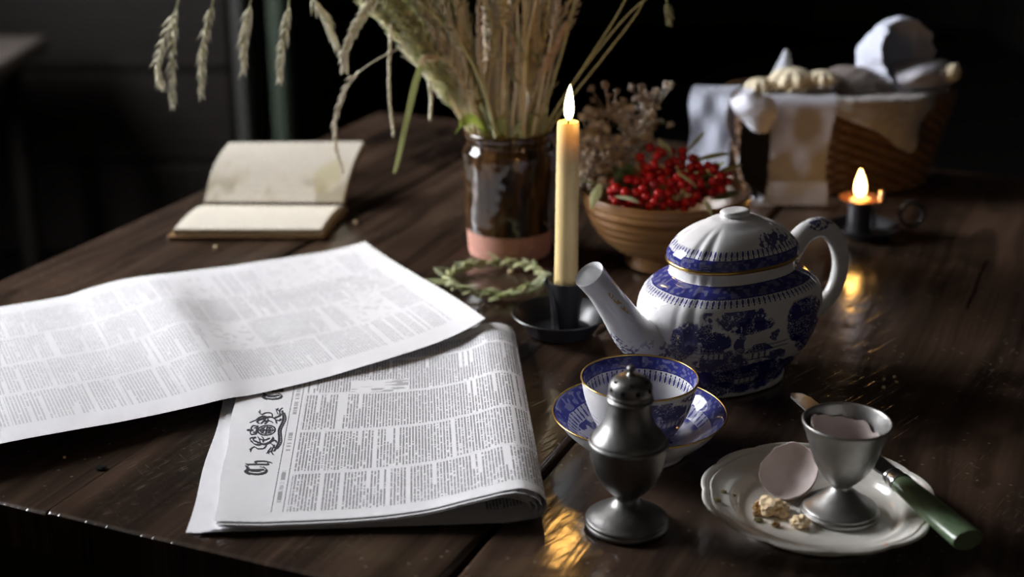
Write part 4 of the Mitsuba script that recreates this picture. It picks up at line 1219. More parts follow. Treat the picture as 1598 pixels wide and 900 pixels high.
# ------------------------------------------------------------------ teapot
tp = thing('teapot', 'blue and white willow pattern porcelain teapot with gilt lid rim', 'teapot')
PA, PB = 0.0767, 0.0545


def pot_ring(k=1.0):
    def ring(th, r, z):
        c, s = np.cos(th), np.sin(th)
        e = 2 / 2.35
        x, y = PA * r * np.sign(c) * np.abs(c) ** e, PB * r * np.sign(s) * np.abs(s) ** e
        al = np.abs(np.arctan2(np.abs(y) / PB, np.abs(x) / PA))
        g = 1 - k * (0.018 * np.exp(-((al - 0.66) / 0.055) ** 2) + 0.011 * np.exp(-((al - 0.46) / 0.05) ** 2))
        return x * g, y * g
    return ring


def place_pot(m):
    return move(m, (PX, PY, 0), rz=math.degrees(PSI))


bp = [(0.001, 0.003), (0.55, 0.003), (0.58, 0.0008), (0.625, 0.0008), (0.635, 0.005), (0.625, 0.009), (0.70, 0.015), (0.845, 0.028), (0.945, 0.043), (0.995, 0.058), (0.998, 0.068), (0.955, 0.079), (0.86, 0.0865), (0.77, 0.0905), (0.695, 0.0930), (0.672, 0.0955), (0.668, 0.1025), (0.66, 0.1035), (0.64, 0.100), (0.64, 0.09)]
obj('body', place_pot(lathe(bp, 220, pot_ring(), spl=150)), 'pot_print', tp, smooth=40)
lp = [(0.58, 0.1030), (0.690, 0.1032), (0.702, 0.1042), (0.708, 0.1062), (0.705, 0.1090), (0.690, 0.1125), (0.655, 0.1165), (0.595, 0.1210), (0.520, 0.1250), (0.440, 0.1283), (0.370, 0.1305), (0.310, 0.1326), (0.255, 0.1345), (0.205, 0.1354), (0.165, 0.1358), (0.150, 0.1368), (0.160, 0.1383), (0.158, 0.1396), (0.140, 0.1405), (0.10, 0.1408), (0.001, 0.1404)]


def lid_ring(th, r, z):
    x, y = pot_ring(0.2)(th, r, z)
    k = np.clip((0.132 - z) / 0.004, 0, 1) * np.clip((z - 0.111) / 0.006, 0, 1)
    al = np.abs(np.arctan2(np.abs(y) / PB, np.abs(x) / PA))
    g = 1 - k * (0.055 * np.exp(-((al - 0.66) / 0.09) ** 2) + 0.045 * np.exp(-((al - 0.40) / 0.08) ** 2))
    return x * g, y * g


ld = obj('lid', place_pot(lathe(lp, 200, lid_ring, spl=140)), 'lid_print', tp, smooth=40)
th = np.linspace(0, 2 * PI, 121)
x, y = pot_ring(0.3)(th, 0.697, 0)
obj('gilt_rim', place_pot(tube(np.stack([x, y, np.full(121, 0.1040)], 1), 0.0016, 8, cap=False)), 'gilt', ld, smooth=True, label='gilt line round the lid')
sp = dense([(-0.050, 0, 0.036), (-0.072, 0, 0.043), (-0.091, 0, 0.056), (-0.107, 0, 0.078), (-0.1215, 0, 0.098), (-0.1325, 0, 0.1115)], 50)
sr = dense([(0.0215, 0, 0), (0.0190, 0, 0), (0.0155, 0, 0), (0.0128, 0, 0), (0.0112, 0, 0), (0.0118, 0, 0)], 50)[:, 0]
so_ = tube(sp, sr, 32, cap=False)
si_ = tube(sp[22:], np.r_[sr[22:-3] - 0.0024, sr[-3] - 0.0020, sr[-2] - 0.0014, sr[-1]], 32, cap=False)
obj('spout', place_pot(cat_([so_, si_])), 'spout_print', tp, smooth=50)
hp = dense([(0.050, 0, 0.0865), (0.0590, 0, 0.0980), (0.0715, 0, 0.1100), (0.0880, 0, 0.1125), (0.1035, 0, 0.1015), (0.1120, 0, 0.0800), (0.1085, 0, 0.0590), (0.0960, 0, 0.0445), (0.0800, 0, 0.0380), (0.0665, 0, 0.0360)], 70)
hr = dense([(0.0085, 0, 0), (0.0075, 0, 0), (0.0068, 0, 0), (0.0066, 0, 0), (0.0066, 0, 0), (0.0065, 0, 0), (0.0063, 0, 0), (0.006, 0, 0), (0.0062, 0, 0), (0.0072, 0, 0)], 70)[:, 0]
obj('handle', place_pot(tube(hp, hr, 20, flat=1.25)), 'handle_print', tp, smooth=50)

# ------------------------------------------------------------------ tea bowl and deep saucer
sc = thing('saucer', 'deep blue and white saucer with gilt edge under the tea bowl', 'saucer')
outs = [(0.001, 0.0025), (0.030, 0.0025), (0.032, 0.0006), (0.0352, 0.0006), (0.036, 0.0045), (0.044, 0.0095), (0.0545, 0.0185), (0.0622, 0.0278), (0.0645, 0.0305)]
ins = [(0.0645, 0.0307), (0.0612, 0.0285), (0.0530, 0.0200), (0.0430, 0.0118), (0.0340, 0.0078), (0.020, 0.0066), (0.001, 0.0064)]
SS = (0.955, 0.955, 1)
sb = obj('body', move(lathe(outs, 110, spl=70), (CX, CY, 0), s=SS), 'white_glaze', sc, smooth=40)
obj('painted_well', move(lathe(ins, 110, spl=70), (CX, CY, 0), s=SS), 'saucer_inside', sc, smooth=True, label='blue printed inside')
th = np.linspace(0, 2 * PI, 121)
obj('gilt_rim', tube(np.stack([CX + 0.0616 * np.cos(th), CY + 0.0616 * np.sin(th), np.full(121, 0.0307)], 1), 0.0007, 7, cap=False), 'gilt', sc, smooth=True, label='gilt edge')

cp = thing('tea_bowl', 'blue and white handleless teacup standing in the saucer', 'teacup')
CO = [(0.001, 0.0090), (0.0170, 0.0090), (0.0178, 0.0071), (0.0203, 0.0071), (0.0207, 0.0118), (0.0265, 0.0180), (0.0335, 0.0300), (0.0385, 0.0440), (0.0410, 0.0575)]
CI = [(0.0409, 0.0582), (0.0392, 0.0530), (0.0360, 0.0420), (0.0310, 0.0310), (0.0240, 0.0200), (0.0140, 0.0140), (0.001, 0.0125)]
DC = (CX - 0.0010, CY - 0.0035, 0)
obj('body', move(lathe(CO, 110, spl=70), DC), 'cup_outside', cp, smooth=40)
obj('painted_inside', move(lathe(CI, 110, spl=70), DC), 'cup_inside', cp, smooth=True, label='white inside with a cobalt border')
obj('gilt_rim', move(tube(np.stack([0.0410 * np.cos(th), 0.0410 * np.sin(th), np.full(121, 0.0580)], 1), 0.0007, 7, cap=False), DC), 'gilt', cp, smooth=True, label='gilt edge')

# ------------------------------------------------------------------ pepper pot
QX, QY = 0.0740, 0.8440
pp = thing('pepper_pot', 'dull pewter pepper pot with a pierced dome, standing before the teacup', 'pepper pot')
foot = [(0.001, 0.0022), (0.0240, 0.0022), (0.0262, 0.0006), (0.0270, 0.0012), (0.0272, 0.0028), (0.0262, 0.0042), (0.0268, 0.0052), (0.0262, 0.0064), (0.0240, 0.0078), (0.0205, 0.0102), (0.0150, 0.0135), (0.0105, 0.0162), (0.0078, 0.0195), (0.0074, 0.0220)]
obj('foot', move(lathe(foot, 80, spl=80), (QX, QY, 0)), 'pewter', pp, smooth=35)
bodyp = [(0.0074, 0.0220), (0.0095, 0.0235), (0.0135, 0.0270), (0.0185, 0.0340), (0.0220, 0.0425), (0.0242, 0.0510), (0.0254, 0.0575), (0.0256, 0.0600), (0.0248, 0.0612), (0.0238, 0.0616), (0.0234, 0.0628), (0.0218, 0.0652), (0.0188, 0.0690), (0.0158, 0.0735), (0.0140, 0.0790), (0.0134, 0.0850), (0.0134, 0.0876)]
obj('body', move(lathe(bodyp, 90, spl=140), (QX, QY, 0)), 'pewter', pp, smooth=45)
dome = [(0.0134, 0.0876), (0.0147, 0.0884), (0.0150, 0.0900), (0.0142, 0.0914), (0.0138, 0.0922), (0.0143, 0.0932), (0.0141, 0.0945), (0.0137, 0.0958), (0.0138, 0.0985), (0.0134, 0.1025), (0.0120, 0.1062), (0.0096, 0.1090), (0.0062, 0.1106), (0.0030, 0.1112), (0.001, 0.1113)]
pd = dense([(r, 0.0876 + (z - 0.0876) * 0.76) for r, z in dome], 90)
dm = lathe(np.vstack([[0.0, pd[0, 1]], pd, [0.0, pd[-1, 1]]]), 64)
pk = obj('pierced_dome', move(dm, (QX, QY, 0)), 'pewter', pp, smooth=35, label='domed cap with holes')
for cnt, zz, ph in ((9, 0.0978, 0.1), (6, 0.1030, 0.5)):
    rr = float(np.interp(zz, pd[30:, 1], pd[30:, 0]))
    nz = 0.25 if cnt == 9 else 0.75
    for i in range(cnt):
        a = 2 * PI * i / cnt + ph
        q = np.array([QX + rr * math.cos(a), QY + rr * math.sin(a), zz])
        d = np.array([math.cos(a) * (1 - nz), math.sin(a) * (1 - nz), nz])
        d /= np.linalg.norm(d)
        obj('hole', trimesh.creation.cylinder(0.0015, segment=[q - d * 0.002, q + d * 0.00025], sections=14), 'dark_hole', pk)
obj('finial', move(lathe([(0.0030, 0.1110), (0.0022, 0.1122), (0.0016, 0.1132), (0.0018, 0.1142), (0.0026, 0.1152), (0.0026, 0.1162), (0.0016, 0.1174), (0.0001, 0.1177)], 24, spl=30), (QX, QY, -0.0057), s=(1, 1, 1)), 'pewter', pp, smooth=True)

# ------------------------------------------------------------------ plate, egg cup, shells, crumbs, knife
LX, LY = 0.1985, 0.8520
pl = thing('plate', 'cream side plate with a scalloped lip at the front right', 'plate')
PR = 0.0756


def scallop(th, r, z):
    k = np.clip((r - 0.058) / 0.018, 0, 1)
    lob = np.abs(np.sin(th * 6 + 0.5)) ** 0.7
    rr = r * (1 + k * (0.030 * lob - 0.020))
    return rr * np.cos(th), rr * np.sin(th)


plo = [(0.001, 0.0030), (0.044, 0.0030), (0.046, 0.0008), (0.049, 0.0008), (0.050, 0.0040), (0.058, 0.0098), (0.068, 0.0132), (PR - 0.0012, 0.0165), (PR, 0.0178), (PR - 0.0008, 0.0190), (PR - 0.0030, 0.0186), (PR - 0.0050, 0.0168), (PR - 0.0068, 0.0172), (PR - 0.0090, 0.0158), (0.062, 0.0136), (0.0570, 0.0126), (0.0550, 0.0112), (0.0515, 0.0072), (0.048, 0.0056), (0.040, 0.0052), (0.001, 0.0052)]
obj('body', move(lathe(plo, 260, scallop, spl=190), (LX, LY, 0)), 'cream_glaze', pl, smooth=45)

EX, EY, EZ = 0.2128, 0.8500, 0.0054
ec = thing('egg_cup', 'pewter egg cup holding an opened egg on the plate', 'egg cup')
ef = [(0.001, 0.0014), (0.0230, 0.0014), (0.0248, 0.0004), (0.0253, 0.0014), (0.0252, 0.0030), (0.0238, 0.0042), (0.0240, 0.0052), (0.0228, 0.0064), (0.0185, 0.0090), (0.0135, 0.0128), (0.0090, 0.0165), (0.0066, 0.0190), (0.0064, 0.0208), (0.0075, 0.0222)]
obj('foot', move(lathe(ef, 80, spl=80), (EX, EY, EZ)), 'pewter_bright', ec, smooth=35)
eb = [(0.0075, 0.0222), (0.0105, 0.0250), (0.0158, 0.0315), (0.0200, 0.0400), (0.0232, 0.0500), (0.0262, 0.0595), (0.0280, 0.0640), (0.0284, 0.0655), (0.0278, 0.0664), (0.0266, 0.0655), (0.0250, 0.0600), (0.0218, 0.0490), (0.0182, 0.0390), (0.0130, 0.0300), (0.0070, 0.0262), (0.001, 0.0255)]
obj('bowl', move(lathe(eb, 90, spl=110), (EX, EY, EZ)), 'pewter_bright', ec, smooth=45)


def shell(r_h, r_v, z_cut, jag, seed, thick=0.0004, n=90, rows=26, tilt=0.0, ta=0.0):
    """an egg shell from its pole (below) up to a broken edge; z_cut as a fraction of r_v above the centre"""
    th = np.arange(n) * 2 * PI / n
    nz = meshkit.fbm(np.stack([np.cos(th) * 2.2, np.sin(th) * 2.2, th * 0 + seed], -1), 3) - 0.5
    cut = np.clip(z_cut + jag * nz * 2 + tilt * np.cos(th - ta), -0.9, 0.985)
    outs_, ins_ = [], []
    for k in range(rows):
        f = k / (rows - 1)
        phi = -PI / 2 + f * (np.arcsin(cut) + PI / 2)
        for rr, lst in ((0, outs_), (thick, ins_)):
            lst.append(np.stack([(r_h - rr) * np.cos(phi) * np.cos(th), (r_h - rr) * np.cos(phi) * np.sin(th), (r_v - rr) * np.sin(phi)], 1))
    V = np.array(outs_ + ins_[::-1])
    i = np.arange(n)
    f = [np.stack([k * n + i, k * n + (i + 1) % n, (k + 1) * n + (i + 1) % n, (k + 1) * n + i], 1) for k in range(2 * rows - 1)]
    return M(V.reshape(-1, 3), np.vstack(f))


eg = thing('egg', 'opened pinkish egg shell with a broken top sitting in the pewter egg cup', 'egg')
obj('shell', move(shell(0.0226, 0.0290, -0.10, 0.13, 4, tilt=0.13, ta=math.radians(170)), (EX, EY, EZ + 0.0622)), 'egg_shell', eg, smooth=50)
es = thing('egg_shell', 'cut off cap of egg shell lying on the plate against the egg cup', 'egg shell')
cap_m = shell(0.0198, 0.0160, -0.02, 0.20, 9)
cap_m = move(cap_m, tilt=((0.52, -0.40, 0), 43))
v = np.array(cap_m.vertices)
obj('shell', move(cap_m, (0.1825, 0.8740, 0.0064 - v[:, 2].min())), 'egg_shell', es, smooth=50)

rc = random.Random(21)
CR = [(1205, 783, 9.0, 'pale', 'largest pale bread crumb in the well of the plate'), (1218, 792, 5.0, 'pale', 'pale crumb touching the largest crumb on the plate'), (1190, 778, 4.6, 'dark', 'brown crust crumb left of the largest crumb'),
      (1196, 770, 4.4, 'pale', 'small pale crumb behind the largest crumb'), (1239, 818, 6.0, 'pale', 'single round pale crumb near the egg cup foot'), (1183, 790, 2.6, 'dark', 'dark crumb at the left edge of the well'),
      (1182, 805, 2.8, 'green', 'greenish flake at the lower left of the well'), (1205, 817, 2.6, 'dark', 'small brown crumb between the greenish flake and the round crumb'), (1218, 780, 3.0, 'dark', 'dark crust fragment under the egg shell cap'),
      (1136, 752, 2.2, 'green', 'upper dark flake on the left rim of the plate'), (1118, 783, 2.8, 'green', 'lower dark flake on the left rim of the plate'), (1276, 745, 3.0, 'dark', 'dark crumb beside the egg cup stem'),
      (1355, 860, 2.4, 'orange', 'orange flake on the front lip of the plate'), (1154, 749, 1.4, 'green', 'tiny dark speck right of the upper flake'), (1228, 776, 2.4, 'pale', 'thin pale crumb beside the egg shell cap')]


def plate_z(x, y):
    r = math.hypot(x - LX, y - LY)
    return float(np.interp(r, [0, 0.048, 0.0515, 0.055, 0.062, 0.0685, 0.075], [0.0052, 0.0056, 0.0072, 0.0112, 0.0136, 0.0158, 0.0180]))


# where the crumbs lie on the plate, metres from the plate's centre
CPOS = [(-0.0305, -0.0015), (-0.0247, -0.0062), (-0.0370, 0.0010), (-0.0345, 0.0052), (-0.0150, -0.0195), (-0.0400, -0.0050), (-0.0400, -0.0125), (-0.0300, -0.0190), (-0.0240, 0.0005),
        (-0.0598, 0.0120), (-0.0665, -0.0040), (0.0015, 0.0190), (0.0300, -0.0640), (-0.0520, 0.0135), (-0.0195, 0.0030)]
mat('crumb_orange', princ((0.62, 0.30, 0.12), 0.7, 0.3))
for i, ((_, _, rr, kd, lab), (dx, dy)) in enumerate(zip(CR, CPOS)):
    r = rr * 0.00082
    x, y = LX + dx, LY + dy
    flat = 0.45 if kd in ('green', 'orange') else 0.8
    obj('crumb', lump((x, y, plate_z(x, y) + r * flat * 0.8), (r * 1.2, r, r * flat), i + 3, 2, 0.75, 2.2), f'crumb_{kd}', None, smooth=False, label=lab, cat='crumb', group='crumbs on the plate')

kn = thing('knife', 'table knife with a green handle and bright ferrule resting across the plate', 'knife')
K0, K1 = np.array([0.2762, 0.7870, 0.0215]), np.array([0.2112, 0.9860, 0.0262])
kd = (K1 - K0) / np.linalg.norm(K1 - K0)
ks = np.cross(kd, [0, 0, 1])
ks /= np.linalg.norm(ks)
ku = np.cross(ks, kd)


def knife_tube(s0, s1, w0, w1, h0, h1, n=24, sides=20, bulge=0.0):
    s = np.linspace(s0, s1, n)
    f = np.linspace(0, 1, n)
    w = w0 + (w1 - w0) * f + bulge * np.sin(PI * f)
    hh = h0 + (h1 - h0) * f + bulge * 0.7 * np.sin(PI * f)
    a = np.arange(sides) * 2 * PI / sides
    V = K0 + kd * s[:, None, None] + ks * (w[:, None, None] * np.cos(a)[None, :, None]) + ku * (hh[:, None, None] * np.sin(a)[None, :, None])
    V = V.reshape(-1, 3)
    i = np.arange(sides)
    F = np.vstack([np.stack([k * sides + i, k * sides + (i + 1) % sides, (k + 1) * sides + (i + 1) % sides, (k + 1) * sides + i], 1) for k in range(n - 1)])
    F = np.vstack([F[:, [0, 1, 2]], F[:, [0, 2, 3]]])
    V = np.vstack([V, K0 + kd * s0, K0 + kd * s1])
    q = len(V) - 2
    F = np.vstack([F, np.stack([(i + 1) % sides, i, np.full(sides, q)], 1), np.stack([(n - 1) * sides + i, (n - 1) * sides + (i + 1) % sides, np.full(sides, q + 1)], 1)])
    return M(V, F)


LK = float(np.linalg.norm(K1 - K0))
obj('handle', knife_tube(0.0, 0.074, 0.0104, 0.0074, 0.0068, 0.0056, bulge=0.0006), 'green_handle', kn, smooth=40, label='mottled green handle')
obj('ferrule', cat_([knife_tube(0.074, 0.0765, 0.0080, 0.0080, 0.0064, 0.0064), knife_tube(0.0765, 0.083, 0.0072, 0.0066, 0.0058, 0.0052), knife_tube(0.083, 0.085, 0.0074, 0.0074, 0.0058, 0.0058)]), 'steel', kn, smooth=40, label='bright metal ferrule')
bl = [(0.085, 0.0055), (0.090, 0.0085), (0.12, 0.0095), (0.165, 0.0098), (LK + 0.000, 0.0085), (LK + 0.006, 0.0050), (LK + 0.0075, 0.001)]
ra = math.radians(13.5)
kb, kv = ks * math.cos(ra) - ku * math.sin(ra), ku * math.cos(ra) + ks * math.sin(ra)
top = [K0 + kd * s + kb * hw + kv * 0.0011 for s, hw in bl] + [K0 + kd * s - kb * hw + kv * 0.0006 for s, hw in bl[::-1]]
n = len(top)
V = np.array(top + [q - kv * 0.0016 for q in top])
hf = len(bl)
F = []
for i in range(hf - 1):
    a, b, c_, d_ = i, i + 1, n - 2 - i, n - 1 - i
    F += [[a, b, c_], [a, c_, d_], [a + n, c_ + n, b + n], [a + n, d_ + n, c_ + n]]
for i in range(n):
    j = (i + 1) % n
    F += [[i, i + n, j + n], [i, j + n, j]]
obj('blade', M(V, F), 'steel', kn, label='polished blade')

# ------------------------------------------------------------------ work basket with linen
KBX, KBY, KRX, KRY, KH = 0.372, 1.652, 0.128, 0.068, 0.106
wb_ = thing('basket', 'oval brown wicker basket heaped with linen at the back right', 'basket')
def oval_pt(a, f):
    s = 0.80 + 0.20 * f
    return np.array([KBX + KRX * s * math.cos(a), KBY + KRY * s * math.sin(a)])


NS = 44
for i in range(NS):
    a = 2 * PI * i / NS
    obj('stake', tube(np.array([[*oval_pt(a, f), 0.003 + f * (KH - 0.003)] for f in np.linspace(0, 1, 7)]), 0.0017, 5), 'wicker', wb_, smooth=True)
NR = 17
for r in range(NR):
    f = (r + 0.5) / NR
    aa = np.linspace(0, 2 * PI, NS * 6 + 1)
    pts = []
    for a in aa:
        q = oval_pt(a, f)
        nrm = np.array([math.cos(a) / KRX, math.sin(a) / KRY])
        nrm /= np.linalg.norm(nrm)
        q = q + nrm * 0.0026 * math.cos(a * NS / 2 + PI * (r % 2))
        pts.append([*q, 0.003 + f * (KH - 0.006)])
    obj('weaver', tube(np.array(pts), 0.0031, 6, cap=False), 'wicker', wb_, smooth=True)
aa = np.linspace(0, 2 * PI, 121)
obj('rim', tube(np.array([[*oval_pt(a, 1.0), KH + 0.001] for a in aa]), 0.0050, 8, cap=False), 'wicker', wb_, smooth=True)
obj('base', trimesh.creation.extrude_polygon(sg.Polygon([oval_pt(a, 0.0) for a in aa[:-1]]), 0.003, engine='earcut').apply_translation((0, 0, 0.0012)), 'wicker', wb_)
obj('lining', cloth([[[KBX + KRX * sx * 0.92, KBY + KRY * sy * 0.92, 0.085 + 0.012 * (1 - abs(sx)) * (1 - abs(sy))] for sx in (-0.75, -0.35, 0.05, 0.45, 0.8)] for sy in (-0.55, -0.2, 0.2, 0.55)], 24, 40, 0.02, 2), 'linen_taupe', wb_, smooth=True, label='dark folded cloth filling the basket')

k = thing('linen_cloth', 'grey linen cloth with deep hem hanging over the basket front to the table', 'cloth')
xs = (0.264, 0.284, 0.305, 0.326, 0.345)
rows = [[(x + 0.012, 1.640, 0.112 + 0.003 * (i % 2)) for i, x in enumerate(xs)],
        [(x + 0.010, 1.598, 0.1185 - 0.0015 * (i % 2)) for i, x in enumerate(xs)],
        [(x + 0.008, 1.576 - 0.001 * i, 0.111) for i, x in enumerate(xs)],
        [(x + 0.003, 1.570 + 0.004 * (i % 2), 0.080) for i, x in enumerate(xs)],
        [(x, 1.564 - 0.006 * (i % 2), 0.045) for i, x in enumerate(xs)],
        [(x + 0.0, 1.558 + 0.004 * (i % 2), 0.020) for i, x in enumerate(xs)],
        [(x + 0.001, 1.554, 0.0025) for i, x in enumerate(xs)]]
obj('panel', cloth(rows, 70, 40, 0.004, 3, 26), 'linen_grey', k, smooth=True)
obj('hem', cloth([[(q[0], q[1] - 0.0022, q[2]) for q in r] for r in ([(x + 0.0, 1.5595 + 0.002 * (i % 2), 0.027) for i, x in enumerate(xs)], [(x + 0.0005, 1.556 + 0.001 * (i % 2), 0.014) for i, x in enumerate(xs)], [(x + 0.001, 1.5535, 0.0025) for x in xs])], 16, 40, 0.0015, 5, 40), 'linen_blue', k, smooth=True, label='paler hem')

k = thing('linen_cloth', 'pale blue grey cloth hanging at the left end of the basket', 'cloth')
xs = (0.199, 0.214, 0.229, 0.243)
obj('panel', cloth([[(x + 0.02, 1.66, 0.112) for x in xs], [(x + 0.004, 1.632 - 0.002 * i, 0.117 - 0.002 * i) for i, x in enumerate(xs)], [(x - 0.001, 1.620 - 0.004 * (i % 2) - 0.003 * i, 0.100) for i, x in enumerate(xs)],
                    [(x + 0.001, 1.612 + 0.004 * (i % 2) - 0.004 * i, 0.072) for i, x in enumerate(xs)], [(x - 0.002, 1.606 - 0.004 * i, 0.040) for i, x in enumerate(xs)], [(x - 0.003, 1.600 - 0.004 * i, 0.006) for i, x in enumerate(xs)]], 50, 30, 0.003, 9, 30), 'linen_blue', k, smooth=True)

k = thing('ribbon', 'white silk ribbon trailing from the basket down behind the bowl', 'ribbon')
pr = dense([(0.262, 1.600, 0.122), (0.246, 1.580, 0.112), (0.238, 1.572, 0.092), (0.246, 1.566, 0.064), (0.249, 1.562, 0.044), (0.262, 1.556, 0.020), (0.272, 1.552, 0.006)], 50)
sd = np.stack([np.cos(np.linspace(0, 2.6, 50)), 0.9 * np.sin(np.linspace(0, 2.6, 50)), 0.2 + 0 * np.linspace(0, 1, 50)], 1)
obj('band', strip(pr, 0.0065 + 0.002 * np.sin(np.linspace(0, 7, 50)), sd), 'white_silk', k, smooth=True)
obj('bow', cloth([[(0.236, 1.566, 0.118), (0.250, 1.556, 0.126), (0.270, 1.556, 0.124), (0.284, 1.562, 0.116)], [(0.240, 1.556, 0.106), (0.256, 1.546, 0.110), (0.272, 1.546, 0.109), (0.286, 1.554, 0.104)],
                  [(0.252, 1.560, 0.092), (0.262, 1.552, 0.086), (0.274, 1.552, 0.086), (0.282, 1.560, 0.094)]], 24, 30, 0.006, 4, 40), 'white_silk', k, smooth=True)
k = thing('ribbon', 'broad black silk ribbon hanging between the white ribbon and the grey linen', 'ribbon')
pr = dense([(0.272, 1.605, 0.118), (0.266, 1.566, 0.104), (0.264, 1.560, 0.080), (0.264, 1.556, 0.050), (0.268, 1.552, 0.024), (0.272, 1.550, 0.012)], 40)
obj('band', strip(pr, np.r_[np.linspace(0.016, 0.018, 24), np.linspace(0.018, 0.006, 16)], (1, 0.2, 0)), 'black_silk', k, smooth=True)

k = thing('lace_cloth', 'grey lace edged cloth with a hanging corner over the right front of the basket', 'cloth')
rows = [[(0.352, 1.620, 0.110), (0.385, 1.622, 0.112), (0.42, 1.628, 0.113), (0.45, 1.640, 0.112), (0.482, 1.660, 0.112)],
        [(0.352, 1.576, 0.1175), (0.385, 1.574, 0.1165), (0.42, 1.580, 0.1155), (0.452, 1.594, 0.116), (0.486, 1.632, 0.116)],
        [(0.352, 1.570, 0.108), (0.388, 1.568, 0.106), (0.424, 1.574, 0.105), (0.455, 1.588, 0.105), (0.488, 1.628, 0.109)],
        [(0.354, 1.570, 0.099), (0.392, 1.568, 0.090), (0.430, 1.574, 0.078), (0.452, 1.590, 0.092), (0.486, 1.630, 0.106)],
        [(0.356, 1.571, 0.096), (0.398, 1.570, 0.080), (0.440, 1.578, 0.056), (0.452, 1.592, 0.086), (0.484, 1.632, 0.104)]]
obj('panel', cloth(rows, 40, 60, 0.005, 6, 40), 'lace', k, smooth=True)

# creamy folded caps and lumps along the top
for j, (c0, rr, mt, lab) in enumerate([((0.310, 1.612, 0.128), (0.024, 0.020, 0.014), 'cream_cotton', 'gathered cream cotton cap lying on the left of the basket'),
                                       ((0.343, 1.610, 0.129), (0.017, 0.017, 0.011), 'cream_cotton', 'small cream cotton pleat right of the cap'),
                                       ((0.274, 1.608, 0.122), (0.015, 0.014, 0.010), 'cream_cotton', 'white crumpled cotton end at the left of the basket')]):
    k = thing('cotton_bonnet', lab, 'cap')
    m = trimesh.creation.icosphere(subdivisions=4, radius=1.0)
    v = np.array(m.vertices)
    a = np.arctan2(v[:, 1], v[:, 0])
    pl_ = 1 + 0.10 * np.cos(a * 9 + 3 * j) * np.clip(1 - v[:, 2] ** 2, 0, 1) + 0.25 * (meshkit.fbm(v * 1.8 + j * 9, 3, j) - 0.5)
    m.vertices = v * pl_[:, None] * np.array(rr) + np.array(c0)
    obj('crown', m, mt, k, smooth=True)
    n2 = 60
    th2 = np.linspace(0, 2 * PI, n2)
    ro = np.array([[(rr[0] * s * math.cos(t) + c0[0], rr[1] * s * math.sin(t) + c0[1], c0[2] - rr[2] * 0.35 + (0.0030 * math.sin(t * 11 + j) if s > 1 else 0)) for t in th2] for s in (0.75, 1.0, 1.22)])
    obj('frill', grid(ro), 'lace' if j == 1 else mt, k, smooth=True)
k = thing('linen_cloth', 'pointed corner of grey blue linen standing up behind the cream cap', 'cloth')
obj('panel', cloth([[(0.284, 1.635, 0.112), (0.300, 1.630, 0.112), (0.316, 1.635, 0.112)], [(0.292, 1.632, 0.135), (0.303, 1.626, 0.136), (0.313, 1.632, 0.136)], [(0.302, 1.630, 0.158), (0.305, 1.628, 0.160), (0.308, 1.630, 0.158)]], 20, 16, 0.003, 3, 40), 'linen_blue', k, smooth=True)

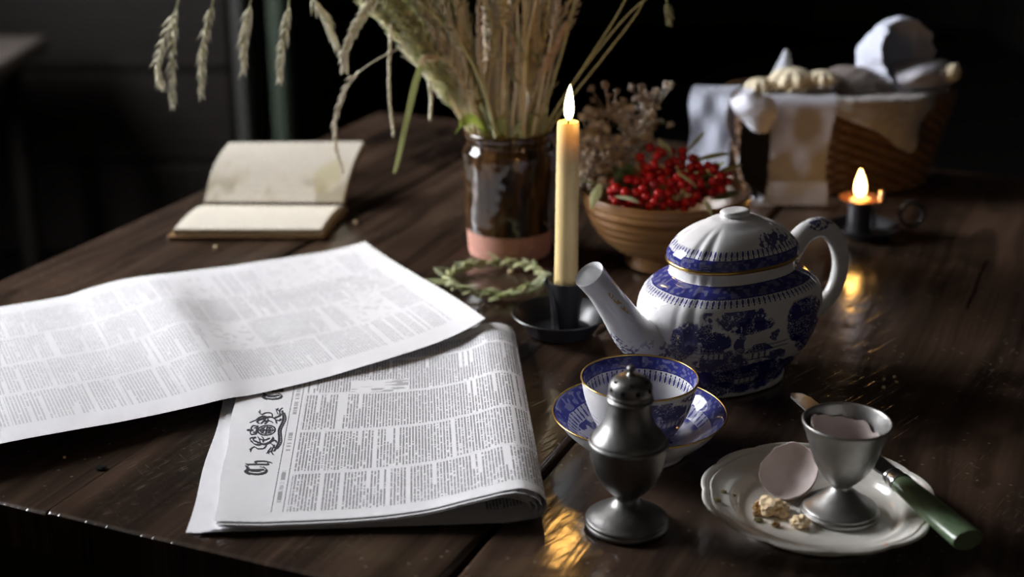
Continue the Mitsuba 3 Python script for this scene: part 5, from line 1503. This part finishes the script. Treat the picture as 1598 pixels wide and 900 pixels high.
k = thing('linen_bonnet', 'pale blue linen bonnet standing open on the right of the basket', 'bonnet')
hm = shell(0.039, 0.050, 0.30, 0.16, 14, thick=0.0012, n=110, rows=34)
v = np.array(hm.vertices)
v = v * (1 + 0.22 * (meshkit.fbm(v * 34.0 + 4.0, 3, 6) - 0.5) * 2)[:, None]
hm.vertices = v
hm = move(hm, (0.434, 1.640, 0.151), tilt=((0.86, 0.50, 0), 72))
obj('hood', hm, 'linen_blue', k, smooth=True)
k = thing('linen_cloth', 'grey blue folded linen lying under the bonnet at the right end of the basket', 'cloth')
obj('panel', cloth([[(0.425, 1.600, 0.116), (0.450, 1.602, 0.119), (0.475, 1.615, 0.118), (0.492, 1.640, 0.116)], [(0.425, 1.597, 0.130), (0.452, 1.596, 0.136), (0.480, 1.612, 0.134), (0.498, 1.640, 0.128)],
                    [(0.425, 1.620, 0.140), (0.455, 1.620, 0.146), (0.480, 1.632, 0.146), (0.496, 1.655, 0.138)], [(0.43, 1.655, 0.138), (0.455, 1.660, 0.142), (0.476, 1.665, 0.140), (0.490, 1.672, 0.132)]], 30, 40, 0.008, 21, 34), 'linen_grey', k, smooth=True)
k = thing('cotton_tassel', 'small white cotton tuft at the right end of the linen heap', 'tuft')
obj('tuft', lump((0.487, 1.612, 0.137), (0.0085, 0.008, 0.010), 3, 3, 0.5, 2.5), 'cream_cotton', k, smooth=True)
k = thing('linen_cloth', 'dark taupe cloth bunched in the middle of the basket', 'cloth')
obj('panel', cloth([[(0.345, 1.600, 0.116), (0.37, 1.596, 0.117), (0.40, 1.598, 0.117), (0.425, 1.605, 0.117)], [(0.35, 1.612, 0.126), (0.37, 1.606, 0.130), (0.395, 1.606, 0.132), (0.42, 1.612, 0.126)],
                    [(0.355, 1.640, 0.134), (0.375, 1.635, 0.140), (0.395, 1.636, 0.140), (0.415, 1.640, 0.132)], [(0.355, 1.67, 0.125), (0.375, 1.67, 0.130), (0.395, 1.67, 0.130), (0.415, 1.67, 0.122)]], 30, 30, 0.008, 31, 40), 'linen_taupe', k, smooth=True)

# ------------------------------------------------------------------ crumbs on the bare table
for i, (x, y, r, lab) in enumerate([(-0.2985, 1.4095, 0.0022, 'white bead like crumb on the table just in front of the notebook'), (-0.0015, 1.335, 0.0026, 'pale round crumb on the table inside the herb ring'),
                                    (-0.166, 1.493, 0.0022, 'pale crumb on the table right of the notebook'), (0.292, 1.062, 0.0017, 'small pale crumb on the table right of the teapot, lowest of four'),
                                    (0.306, 1.083, 0.0014, 'small pale crumb right of the teapot, highest of four'), (0.296, 1.078, 0.0013, 'small pale crumb right of the teapot, left of the highest'), (0.305, 1.073, 0.0014, 'small pale crumb right of the teapot, rightmost of four'),
                                    (-0.317, 0.940, 0.0012, 'tiny pale crumb on the bare boards below the spread newspaper')]):
    obj('crumb', lump((x, y, r * 0.55), (r, r, r * 0.8), i + 40, 2, 0.4, 2.0), 'crumb_pale', None, smooth=True, label=lab, cat='crumb')
